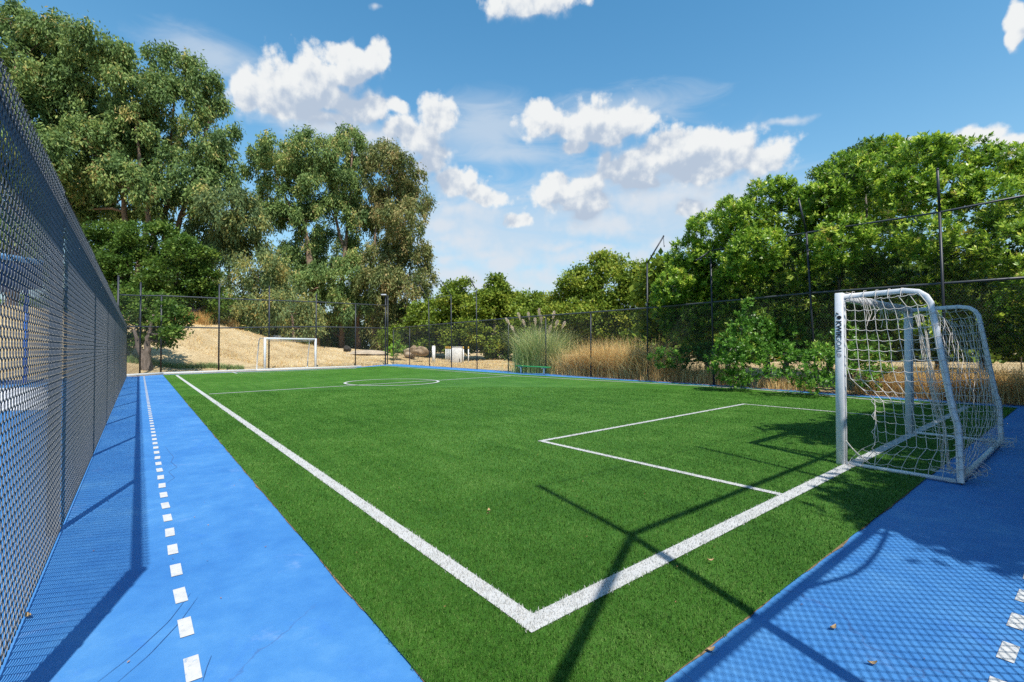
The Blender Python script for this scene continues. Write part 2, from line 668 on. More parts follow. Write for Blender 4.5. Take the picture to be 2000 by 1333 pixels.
TL0 = np.array([0.0, 0.0])
far_l = G(345, 734)[:2]
R_PTS = [G(750, 715.6)[:2], G(1000, 735.2)[:2], G(1453, 760.5)[:2], G(1640, 777)[:2], G(1760, 787.5)[:2], np.array([13.25, 0.1])]
TURF = [(-0.6, -0.63), (13.95, -0.60), (14.05, 2.7), (14.5, 5.9), (13.75, 16.2), (13.35, 32.2), tuple(G(690, 719.3)[:2]), tuple(G(500, 726.5)[:2]), tuple(G(318, 733)[:2])]


def in_poly(x, y, poly):
    ins = np.zeros(len(x), bool)
    n = len(poly)
    for i in range(n):
        x1, y1 = poly[i]
        x2, y2 = poly[(i + 1) % n]
        if y1 == y2:
            continue
        cnd = ((y1 > y) != (y2 > y)) & (x < (x2 - x1) * (y - y1) / (y2 - y1) + x1)
        ins ^= cnd
    return ins


def strip_quad(p, q, w, ext=0.0):
    p, q = np.array(p[:2], float), np.array(q[:2], float)
    d = (q - p) / np.linalg.norm(q - p)
    p, q = p - d * ext, q + d * ext
    n = np.array([-d[1], d[0]]) * w / 2
    return [tuple(p + n), tuple(p - n), tuple(q - n), tuple(q + n)]


LW = 0.105
post_l, post_r = np.array([4.88, 0.12]), np.array([8.0, 0.12])
bxA, bxB = G(1057, 864)[:2], G(1453, 791)[:2]
segs = [(TL0, far_l, LW), (TL0, np.array([13.2, 0.13]), LW + 0.01),
        (bxA, G(1518, 968)[:2], 0.075), (bxA, bxB, 0.075), (bxB, np.array([10.05, 0.1]), 0.075),
        (G(412, 771)[:2], G(996, 735.6)[:2], 0.09),
        (G(463, 730.5)[:2], G(695, 720.8)[:2], 0.09), (G(463, 730.5)[:2], G(453, 727.8)[:2], 0.09), (G(695, 720.8)[:2], G(668, 719.6)[:2], 0.09),
        (G(345, 733.3)[:2], G(745, 716.2)[:2], 0.06)]
for a, b in zip(R_PTS[:-1], R_PTS[1:]):
    segs.append((a, b, LW))
quads = [strip_quad(a, b, w, w / 2) for a, b, w in segs]
# centre circle
cc, cr_ = np.array([6.27, 15.52]), 1.77
NC = 72
ang = np.linspace(0, 2 * np.pi, NC, endpoint=False)
circ = [((cc[0] + (cr_ - .05) * math.cos(a), cc[1] + (cr_ - .05) * math.sin(a)), (cc[0] + (cr_ + .05) * math.cos(a), cc[1] + (cr_ + .05) * math.sin(a))) for a in ang]


def blades(x, y, z0, h, w, seed, lean=0.55):
    r = np.random.default_rng(seed)
    n = len(x)
    a = r.uniform(0, 2 * np.pi, n)
    l = r.uniform(0.1, lean, n) * h
    la = r.uniform(0, 2 * np.pi, n)
    hh = h * r.uniform(0.6, 1.15, n)
    ww = w * r.uniform(0.6, 1.3, n)
    b1 = np.stack([x - np.cos(a) * ww, y - np.sin(a) * ww, np.full(n, z0)], -1)
    b2 = np.stack([x + np.cos(a) * ww, y + np.sin(a) * ww, np.full(n, z0)], -1)
    tp = np.stack([x + np.cos(la) * l, y + np.sin(la) * l, z0 + hh], -1)
    V = np.stack([b1, b2, tp], 1).reshape(-1, 3)
    T = np.arange(3 * n).reshape(-1, 3)
    tint = np.repeat(r.uniform(0, 1, n), 3)
    return V, T, tint


def scatter_view(n, dmin, dmax, power, seed):
    """ground points thinning with distance from where one stands"""
    r = np.random.default_rng(seed)
    u = r.uniform(0, 1, n)
    e = 2 - power
    d = (dmin ** e + u * (dmax ** e - dmin ** e)) ** (1 / e)
    th = YAW + r.uniform(R(-58), R(58), n)
    return CAMXY[0] + d * np.sin(th), CAMXY[1] + d * np.cos(th)


def on_line(x, y):
    m = np.zeros(len(x), bool)
    for q in quads:
        m |= in_poly(x, y, q)
    rr = np.hypot(x - cc[0], y - cc[1])
    return m | (abs(rr - cr_) < .05)


def build_turf():
    x, y = scatter_view(560000, 1.6, 16.0, 1.25, 3)
    jx = x + np.random.default_rng(1).normal(0, .006, len(x))
    jy = y + np.random.default_rng(2).normal(0, .006, len(y))
    ok = in_poly(jx, jy, TURF)
    x, y, jx, jy = x[ok], y[ok], jx[ok], jy[ok]
    wl = on_line(jx, jy)
    d = np.hypot(x - CAMXY[0], y - CAMXY[1])
    mb = MB()
    p = np.array([(a, b, 0.012) for a, b in TURF])
    V, T, ti = blades(x[~wl], y[~wl], 0.010, 0.022, 0.0022 + 0.0004 * d[~wl], 11)
    verts = np.concatenate([V, p])
    me = mesh_np('turf', verts, [T, np.arange(len(V), len(V) + len(p))[None]], np.concatenate([ti, np.full(len(p), .35)]))
    o = link('artificial_turf', me, M_TURF)
    tag(o, kind='structure')
    V2, T2, ti2 = blades(x[wl], y[wl], 0.010, 0.022, 0.0028 + 0.0004 * d[wl], 12)
    vs, qs, k = [V2], [], len(V2)
    for i, q in enumerate(quads):
        vs.append(np.array([(a, b, 0.0165 + 0.0006 * i) for a, b in q]))
        qs.append(np.arange(k, k + 4))
        k += 4
    ring = []
    for a, b in circ:
        ring += [(*a, 0.0265), (*b, 0.0265)]
    vs.append(np.array(ring))
    for i in range(NC):
        j = (i + 1) % NC
        qs.append(np.array([k + 2 * i, k + 2 * i + 1, k + 2 * j + 1, k + 2 * j]))
    k += 2 * NC
    me = mesh_np('lines', np.concatenate(vs), [T2, np.array(qs)], np.full(k, .5))
    o = link('field_lines', me, M_LINE)
    tag(o, kind='structure')


build_turf()


def mat_plain(name, col, rough=0.5, spec=0.4, var=0.12, scale=12, metallic=0.0, bumpv=0.0):
    m, nt, out = new_mat(name)
    co = objco(nt)
    n = noise(nt, co, scale, 5, 0.65)
    lo = tuple(c * (1 - var) for c in col)
    hi = tuple(min(1, c * (1 + var)) for c in col)
    c = ramp(nt, n, [(0.3, lo), (0.7, hi)])
    principled(nt, out, c, rough, spec, metallic, bump(nt, n, bumpv, 0.01) if bumpv else None)
    return m




def mat_worn_paint():
    m, nt, out = new_mat('worn_white_paint')
    co = objco(nt)
    n = noise(nt, co, 20, 5, 0.65)
    c = ramp(nt, n, [(0.3, (0.44, 0.44, 0.43)), (0.7, (0.56, 0.56, 0.55))])
    w = math_n(nt, 'ADD', math_n(nt, 'MULTIPLY', noise(nt, co, 70, 6, 0.75), 0.7), math_n(nt, 'MULTIPLY', noise(nt, co, 6, 3), 0.3))
    c = mixc(nt, math_n(nt, 'MULTIPLY', smooth(nt, w, 0.555, 0.62), 0.6), c, (0.13, 0.26, 0.45))
    principled(nt, out, c, 0.65, 0.3)
    return m


M_PAINT = mat_worn_paint()
M_KERB = mat_plain('pale_edging', (0.52, 0.53, 0.52), 0.9, 0.2, 0.2, 20)
M_EDGE = mat_plain('turf_backing', (0.19, 0.14, 0.085), 0.95, 0.1, 0.4, 60)


def build_lane():
    mb = MB()
    r = np.random.default_rng(5)

    def dash(cx, cy, along):
        l, w = 0.185, 0.055
        if not along:
            l, w = w, l
        a = r.normal(0, 0.02)
        v = np.array([(-w / 2, -l / 2, 0), (w / 2, -l / 2, 0), (w / 2, l / 2, 0), (-w / 2, l / 2, 0)]) @ rotz(a).T
        mb.add(v + (cx, cy, 0.004), [[0, 1, 2, 3]])
    for i in range(-2, 71):
        dash(-1.327, 0.67 + 0.3738 * i, True)
    for i in range(-2, 36):
        dash(1.53 + 0.3738 * i, -1.475, False)
    for i in range(0, 34):
        yy = -0.4 + 0.75 * i
        dash(float(np.interp(yy, [0, 3, 6, 12, 20, 30], [14.35, 14.5, 14.85, 14.75, 14.5, 14.3])), yy, True)
        # wider tab so each dash keeps its real half-pitch length
    o = mb.build('lane_markings', M_PAINT)
    tag(o, kind='structure')
    for nm, mat, lines, w in (('skid_marks', mat_plain('rubber_mark', (0.035, 0.09, 0.22), .7, .2, .4, 30), [[(185, 1338), (260, 1280), (330, 1215), (372, 1160)], [(225, 1338), (292, 1280), (350, 1218), (386, 1168)], [(396, 1332), (404, 1305), (413, 1282)]], .0014),
                              ('surface_cracks', mat_plain('crack_dirt', (0.06, 0.13, 0.30), .9, .1, .3, 30), [[(322, 872), (331, 884), (339, 893), (334, 903), (346, 913), (329, 922), (341, 934), (326, 944)]], .0022)):
        mb = MB()
        for ln_ in lines:
            p = np.array([G(*q)[:2] for q in ln_])
            t = np.linspace(0, len(p) - 1, len(p) * 6)
            i0 = np.arange(len(p))
            p = np.stack([np.interp(t, i0, p[:, 0]), np.interp(t, i0, p[:, 1])], -1)
            if len(ln_) < 6:
                p[1:-1] = (p[:-2] + p[1:-1] * 2 + p[2:]) / 4
            d = np.gradient(p, axis=0)
            n_ = np.stack([-d[:, 1], d[:, 0]], -1) / (np.linalg.norm(d, axis=1)[:, None] + 1e-9)
            ww = w * (.4 + .6 * np.sin(np.pi * np.linspace(.05, .95, len(p))))[:, None]
            V = np.stack([np.c_[p - n_ * ww, np.full(len(p), .0035)], np.c_[p + n_ * ww, np.full(len(p), .0035)]], 1).reshape(-1, 3)
            mb.add(V, [[2 * i, 2 * i + 1, 2 * i + 3, 2 * i + 2] for i in range(len(p) - 1)])
        tag(mb.build(nm, mat), kind='structure')
    # pale kerb along the far edge of the turf
    mb = MB()
    a, b = G(312, 732.6)[:2], G(705, 718)[:2]
    pts = [tuple(G(240, 736)[:2]), tuple(G(318, 731.6)[:2]), tuple(G(500, 724.8)[:2]), tuple(G(705, 717.2)[:2])]
    for p, q in zip(pts[:-1], pts[1:]):
        p, q = np.array(p), np.array(q)
        d = q - p
        L = np.linalg.norm(d)
        mb.box((*(p + q) / 2, 0.05), (L, 0.13, 0.11), rotz(math.atan2(d[1], d[0])), 0.01)
    tag(mb.build('kerb', M_KERB), kind='structure')
    # frayed tan backing showing at the near and left edges of the turf
    vs, qs = [], []
    for (p, q) in (((-0.6, -0.63), (13.9, -0.60)), ((-0.6, -0.63), TURF[-1])):
        p, q = np.array(p), np.array(q)
        L = np.linalg.norm(q - p)
        n = int(min(L, 14) / 0.05)
        d = (q - p) / L
        nn = np.array([-d[1], d[0]])
        if nn @ (np.array([6, 10]) - p) > 0:
            nn = -nn
        k = len(vs)
        rr = np.random.default_rng(int(L * 10))
        wv = np.clip(np.convolve(rr.normal(0, 1, n + 8), np.ones(6) / 6, 'same')[:n] * 0.012 + 0.002, -0.01, 0.022)
        for i in range(n):
            c = p + d * (i * 0.05)
            vs += [(*(c - nn * .02), 0.006), (*(c + nn * wv[i]), 0.006)]
        for i in range(n - 1):
            qs.append([k + 2 * i, k + 2 * i + 1, k + 2 * i + 3, k + 2 * i + 2])
    tag(link('turf_edging', mesh_np('e', np.array(vs), np.array(qs)), M_EDGE), kind='structure')


build_lane()

# ------------------------------------------------------------------ fences
M_WIRE = mat_plain('black_vinyl_wire', (0.060, 0.068, 0.078), 0.30, 0.6, 0.15, 40)
M_POST = mat_plain('black_vinyl_post', (0.022, 0.026, 0.034), 0.45, 0.4, 0.3, 25)
M_RAILG = mat_plain('dark_grey_rail', (0.05, 0.056, 0.066), 0.45, 0.4, 0.3, 25)


def chain_panel(width, height, pitch, rad, woven=True, sides=4, knuckle=True):
    """one bay of chain link: zigzag wires running up, each hooked round its neighbours. Local x along, z up."""
    nw = int(round(width / pitch))
    step = pitch * 1.2                                    # rise of a wire from one side of its zigzag to the other
    nh = int(round(height / step))
    if woven:
        sub = 4
        n = nh * sub + 1
        t = np.arange(n) / sub
        tri = np.abs((t % 2) - 1)                         # 1,0,1
        cosn = 0.5 + 0.5 * np.cos(np.pi * t)
        tri = tri * 0.72 + cosn * 0.28                    # rounded bends at the hooks
        off = (tri - 0.5) * (pitch + rad * 1.5)
        zz = t * step
        dep = np.sin(np.pi * t) * rad * 1.1
    else:
        t = np.arange(nh + 1)
        off = np.where(t % 2 == 0, .5, -.5) * pitch
        zz = t * step
        dep = 0 * t * 1.0
    n = len(t)
    base = np.stack([off, dep, zz], -1)
    tg = np.gradient(base, axis=0)
    tg /= np.linalg.norm(tg, axis=1)[:, None]
    u = np.cross(tg, np.array([0, 1.0, 0]))
    u /= np.linalg.norm(u, axis=1)[:, None]
    w = np.cross(tg, u)
    a = np.arange(sides) / sides * 2 * np.pi + .4
    ringV = base[:, None] + rad * (np.cos(a)[None, :, None] * u[:, None] + np.sin(a)[None, :, None] * w[:, None])
    ringV = ringV.reshape(-1, 3)
    i = np.arange(n - 1)[:, None] * sides
    k = np.arange(sides)[None]
    k2 = (k + 1) % sides
    Q1 = np.stack([i + k, i + k2, i + sides + k2, i + sides + k], -1).reshape(-1, 4)
    V, Q = [], []
    for j in range(nw):
        v = ringV.copy()
        if j % 2:                                         # each wire mirrors its neighbour and hooks through it
            v[:, 0] *= -1
            v[:, 1] *= -1
        v[:, 0] = v[:, 0] + (j + .5) * pitch
        V.append(v)
        Q.append(Q1 + j * len(ringV))
    V = np.concatenate(V)
    Q = np.concatenate(Q)
    if knuckle:
        mb = MB()
        for j in range(nw):
            x = (j + 0.5) * pitch + (1 if (nh % 2 == 0) ^ (j % 2 == 1) else -1) * pitch / 2
            z = nh * step
            p = [(x - .008, 0, z - .012), (x - .004, -.006, z + .006), (x + .003, .002, z + .012), (x + .009, .006, z + .004), (x + .010, .002, z - .012)]
            mb.tube(p, rad, 4, False)
        q2 = np.concatenate(mb.q) + len(V)
        V = np.concatenate([V, np.concatenate(mb.v)])
        Q = np.concatenate([Q, q2])
    return mesh_np('chain_link', V, Q)


def place_panel(me, parent, p, q, z0, native_w, native_h=None, h=None, name='chain_link_mesh'):
    """hang a copy of one bay between two ground points"""
    o = bpy.data.objects.new(name, me)
    COL.objects.link(o)
    p, q = np.array(p[:2]), np.array(q[:2])
    d = q - p
    L = np.linalg.norm(d)
    o.location = (p[0], p[1], z0)
    o.rotation_euler = (0, 0, math.atan2(d[1], d[0]))
    o.scale = (L / native_w, 1, (h / native_h) if h else 1)
    o.parent = parent
    return o


def post_mb(base, top, rad, sides=10, cap=True):
    mb = MB()
    b, t = np.array(base, float), np.array(top, float)
    mb.tube([b, t], rad, sides)
    if cap:
        mb.tube([t - (0, 0, .01), t + (0, 0, .02), t + (0, 0, .045)], [rad * 1.12, rad * 1.1, rad * .35], sides)
    return mb


def left_fence():
    root = empty('chain_link_fence', (-2.0, 0, 0))
    tag(root, 'tall black chain-link fence with one top rail close beside the blue lane', 'fence')
    H = 2.43
    pan = chain_panel(3.05, 2.47, 0.0370, 0.0025, True, 4)
    pan.materials.append(M_WIRE)
    y0 = 0.0
    ys = [0.45] + [3.02 + 3.05 * i for i in range(0, 8)] + [26.0]
    for a, b in zip(ys[:-1], ys[1:]):
        place_panel(pan, root, (-1.957 + 2.0, a), (-1.957 + 2.0, b), 0.02, 3.05, 2.5, 2.5 - .005 * a)
    for i, y in enumerate(ys):
        r = 0.05 if i in (0, len(ys) - 1) else 0.03
        mb = post_mb((0, y, 0), (0, y, H - .02 - .005 * y), r)
        for z in np.arange(0.3, H - .15, 0.45):
            mb.tube([(0.046, y - .03, z), (r + .004, y, z + .01), (0.046, y + .03, z)], 0.003, 4)
        mb.build('post', M_POST, root, True)
    mb = MB()
    mb.tube([(0, ys[0], H), (0, ys[-1], H - .13)], 0.031, 10)
    mb.build('top_rail', M_POST, root, True)
    mb = MB()
    mb.tube([(0.04, ys[0], 0.05), (0.04, 13, 0.055), (0.04, ys[-1], 0.05)], 0.003, 4)
    mb.build('tension_wire', M_WIRE, root)
    return root


left_fence()

# shared coarse bays for the fences farther off
BAY_L = chain_panel(3.0, 2.6, 0.036, 0.0025, False, 3, True)
BAY_L.materials.append(M_WIRE)
BAY_U = chain_panel(3.0, 1.9, 0.036, 0.0008, False, 3, False)
BAY_U.materials.append(M_WIRE)


def far_fence():
    specs = [(229, 736, 576, 540), (273, 731, 578, 553), (314, 729.5, 578, None), (427, 727, 583, 556), (525, 722.5, 587, 560), (617, 719, 590, 575), (694, 715.5, 594, None), (757, 712.5, 597, 578)]
    bs = [G(a, b) for a, b, c, d in specs]
    root = empty('chain_link_fence', tuple(bs[0]))
    tag(root, 'black two-rail chain-link fence across the far end behind the distant goal', 'fence')
    o = bs[0]
    zl = [hgt(b, y) for b, y in zip(bs, [638.5, 638.5, 639, 641, 639.5, 638.5, 640, 641.5])]
    zu = [hgt(b, s[2]) for b, s in zip(bs, specs)]
    for i, (b, s) in enumerate(zip(bs, specs)):
        top = hgt(b, s[3]) if s[3] else zu[i]
        p = b - o
        mb = post_mb(p, p + (0, 0, top), 0.042)
        mb.build('post', M_POST, root, True)
    for nm, zz, r in (('middle_rail', zl, 0.036), ('top_rail', zu, 0.032)):
        mb = MB()
        mb.tube([np.array(b - o) + (0, 0, z) for b, z in zip(bs, zz)], r, 8)
        mb.build(nm, M_RAILG, root, True)
    for i in range(len(bs) - 1):
        place_panel(BAY_L, root, bs[i] - o, bs[i + 1] - o, 0.03, 3.0, 2.6, (zl[i] + zl[i + 1]) / 2)
        place_panel(BAY_U, root, bs[i] - o, bs[i + 1] - o, (zl[i] + zl[i + 1]) / 2, 3.0, 1.9, (zu[i] + zu[i + 1] - zl[i] - zl[i + 1]) / 2, 'upper_net')
    return bs


FAR_B = far_fence()


def on_fence_x(px, x0=None):
    """ground point of the right-hand fence line seen in column px"""
    r = ray(px, 690)
    # fence line from (15.35, 35.6) to (14.75, -4)
    p0, p1 = np.array([15.45, 36.0]), np.array([14.85, -4.0])
    d = p1 - p0
    A = np.array([[r[0], -d[0]], [r[1], -d[1]]])
    t = np.linalg.solve(A, p0 - CAMXY)
    p = p0 + d * t[1]
    return np.array([p[0], p[1], 0])


def right_fence():
    # column of the foot, column/row of the straight top, arm tip (None: short post ending at the middle rail)
    sp = [(768, None, None), (800, None, None), (839, (837, 584), (819, 556)), (882, (881, 577), (861, 548)), (932, (930, 567), (918, 544)), (993, None, None),
          (1066, None, None), (1154, None, None), (1265, (1264, 515), (1296, 462)), (1394, (1388, 490), (1360, 509)), (1594, (1575, 455), (1560, 390)),
          (1849, (1835, 415), (1831, 332)), (2130, (2115, 360), (2120, 280))]
    mid = np.array([(768, 641.5), (839, 635), (882, 631.5), (932, 627.5), (993, 622), (1154, 610.5), (1265, 602), (1388, 591), (1588, 572.5), (1843, 554), (2000, 543), (2130, 534)])
    bs = [on_fence_x(s[0]) for s in sp]
    o = bs[0].copy()
    root = empty('chain_link_fence', tuple(o))
    tag(root, 'long black chain-link fence with angled post arms, along the shrubs and green bench', 'fence')
    zl = [hgt(b, np.interp(s[0], mid[:, 0], mid[:, 1])) for b, s in zip(bs, sp)]
    tops = []
    for b, s, z in zip(bs, sp, zl):
        p = b - o
        dep = depth_of(b)
        if s[1] is None:
            post_mb(p, p + (0, 0, z), 0.030).build('post', M_POST, root, True)
            tops.append(None)
        else:
            t = at(s[1][0], s[1][1], dep) - o
            e = post_mb(p, t, 0.033, cap=False).build('post', M_POST, root, True)
            tip = at(s[2][0], s[2][1], dep - 0.15) - o
            mb = post_mb(t, tip, 0.030)
            mb.build('angled_arm', M_POST, root, True)
            tops.append((t, tip))
    mb = MB()
    mb.tube([np.array(b - o) + (0, 0, z) for b, z in zip(bs, zl)], 0.032, 8)
    mb.build('middle_rail', M_RAILG, root, True)
    for i in range(len(bs) - 1):
        place_panel(BAY_L, root, bs[i] - o, bs[i + 1] - o, 0.03, 3.0, 2.6, (zl[i] + zl[i + 1]) / 2)
    up = [t[0] for t in tops[9:]]
    mb = MB()
    mb.tube(up, 0.026, 8)
    mb.build('top_rail', M_RAILG, root, True)
    mb = MB()
    mb.tube([tops[2][0], tops[3][0]], 0.022, 8)
    mb.build('top_rail', M_RAILG, root, True)
    for i in range(9, len(bs) - 1):
        zu = (tops[i][0][2] + tops[i + 1][0][2]) / 2
        zm = (zl[i] + zl[i + 1]) / 2
        place_panel(BAY_U, root, bs[i] - o, bs[i + 1] - o, zm, 3.0, 1.9, zu - zm, 'upper_net')
    # slack wires off the arm tips
    for k, (ex, ey) in ((3, (845, 560)), (4, (897, 572)), (8, (1298, 480))):
        a = tops[k][1]
        b = at(ex, ey, depth_of(bs[k])) - o
        m_ = (a + b) / 2 - (0, 0, .25)
        mb = MB()
        mb.tube([a, (a + m_) / 2 - (0, 0, .05), m_, (b + m_) / 2 - (0, 0, .03), b], 0.011, 5)
        mb.build('slack_wire', M_POST, root)


right_fence()


def near_fence():
    Y = -2.27
    root = empty('chain_link_fence', (0.4, Y, 0))
    tag(root, 'tall fence at the near end throwing its shadow over the pitch corner', 'fence')
    xs = [-1.9, 0.40, 3.3, 6.3, 9.3, 12.3, 14.8]
    o = np.array([0.4, Y, 0])
    for i, x in enumerate(xs):
        p = np.array([x, Y, 0]) - o
        if i == 0:
            post_mb(p, p + (0, 0, 2.6), 0.045).build('post', M_POST, root, True)
        else:
            post_mb(p, p + (0, 0, 4.35), 0.036, cap=False).build('post', M_POST, root, True)
            post_mb(p + (0, 0, 4.35), p + (-.12, .05, 6.35), 0.030).build('angled_arm', M_POST, root, True)
    mb = MB()
    mb.tube([np.array([x, Y, 2.6]) - o for x in xs], 0.030, 8)
    mb.build('middle_rail', M_RAILG, root, True)
    mb = MB()
    mb.tube([np.array([x, Y, 4.33]) - o for x in xs[1:]], 0.033, 8)
    mb.build('top_rail', M_RAILG, root, True)
    mb = MB()
    mb.tube([np.array([0.40, Y, 4.3]) - o, np.array([-1.3, Y, 2.62]) - o], 0.033, 8)
    mb.build('diagonal_brace', M_RAILG, root, True)
    mb = MB()
    tips = [np.array([x - .12, Y + .05, 6.35]) - o for x in xs[1:]]
    for a, b in zip(tips[:-1], tips[1:]):
        mb.tube([a, (a + b) / 2 - (0, 0, .08), b], 0.006, 5)
    mb.build('top_wire', M_POST, root)
    mb = MB()
    # its shadow curls over the blue court: find the hanging loop from where that shadow lies
    pts = []
    for (px, py) in ((1572, 1150), (1600, 1141), (1640, 1131), (1668, 1121), (1692, 1104), (1712, 1080), (1728, 1050), (1738, 1018), (1742, 1000)):
        g = G(px, py)
        z = (g[1] - (Y + .02)) / .613
        pts.append((g[0] - .199 * z, Y + .02, z))
    mb.tube(np.array(pts) - o, 0.016, 6)
    mb.build('loose_cable', M_POST, root)
    bay = chain_panel(3.0, 2.55, 0.036, 0.0038, False, 4, True)
    bay.materials.append(M_WIRE)
    for a, b in zip(xs[:-1], xs[1:]):
        place_panel(bay, root, np.array([a, Y + .045, 0]) - o, np.array([b, Y + .045, 0]) - o, 0.03, 3.0)


near_fence()


# ------------------------------------------------------------------ goals
def mat_goal():
    m, nt, out = new_mat('goal_paint')
    co = objco(nt)
    n = noise(nt, co, 14, 6, 0.7)
    g = noise(nt, vmath(nt, 'MULTIPLY', co, (40, 40, 3)), 1.0, 5, 0.7)
    c = ramp(nt, n, [(0.3, (0.56, 0.58, 0.60)), (0.65, (0.68, 0.69, 0.70))])
    c = mixc(nt, math_n(nt, 'MULTIPLY', smooth(nt, g, 0.60, 0.72), 0.35), c, (0.42, 0.41, 0.38))
    principled(nt, out, c, 0.42, 0.45)
    return m


M_GOAL = mat_goal()
M_NET = mat_plain('white_cord', (0.64, 0.59, 0.54), 0.8, 0.2, 0.2, 30)
M_BLACK = mat_plain('black_print', (0.015, 0.015, 0.018), 0.5, 0.3, 0.1, 10)
M_GREYP = mat_plain('grey_print', (0.13, 0.14, 0.155), 0.5, 0.3, 0.1, 10)


def sq_bar(mb, pts, w, d, side=np.array([1.0, 0, 0])):
    """rectangular tube swept along pts; 'side' is the constant width axis"""
    pts = np.asarray(pts, float)
    tg = np.gradient(pts, axis=0)
    tg /= np.linalg.norm(tg, axis=1)[:, None]
    V = []
    b = min(w, d) * .16
    for p, t in zip(pts, tg):
        s = side - t * (side @ t)
        s /= np.linalg.norm(s)
        n = np.cross(t, s)
        for (a, c) in ((-w / 2 + b, -d / 2), (w / 2 - b, -d / 2), (w / 2, -d / 2 + b), (w / 2, d / 2 - b), (w / 2 - b, d / 2), (-w / 2 + b, d / 2), (-w / 2, d / 2 - b), (-w / 2, -d / 2 + b)):
            V.append(p + s * a + n * c)
    n = len(pts)
    i = np.arange(n - 1)[:, None] * 8
    k = np.arange(8)[None]
    Q = np.stack([i + k, i + (k + 1) % 8, i + 8 + (k + 1) % 8, i + 8 + k], -1).reshape(-1, 4).tolist()
    for o_, fl in ((0, True), ((n - 1) * 8, False)):
        for f in ([0, 1, 2, 3], [0, 3, 4, 7], [4, 5, 6, 7]):
            f = [o_ + k for k in f]
            Q.append(f if fl else f[::-1])
    mb.add(V, Q)


def text_mesh(body, size, offset=0.0, extrude=0.0008):
    cu = bpy.data.curves.new('txt', 'FONT')
    cu.body = body
    cu.size = size
    cu.offset = offset
    cu.extrude = extrude
    ob = bpy.data.objects.new('txt', cu)
    COL.objects.link(ob)
    dg = bpy.context.evaluated_depsgraph_get()
    me = bpy.data.meshes.new_from_object(ob.evaluated_get(dg))
    bpy.data.objects.remove(ob)
    bpy.data.curves.remove(cu)
    return me


PROFILE = [(0.0, 1.955), (-0.30, 1.965), (-0.55, 1.972), (-0.66, 1.95), (-0.72, 1.90), (-0.755, 1.83), (-0.79, 1.60), (-0.86, 1.10), (-0.915, 0.72), (-0.945, 0.60), (-0.955, 0.50), (-0.965, 0.02)]


def prof_y(z):
    a = np.array(PROFILE[3:])
    return np.interp(z, a[::-1, 1], a[::-1, 0])


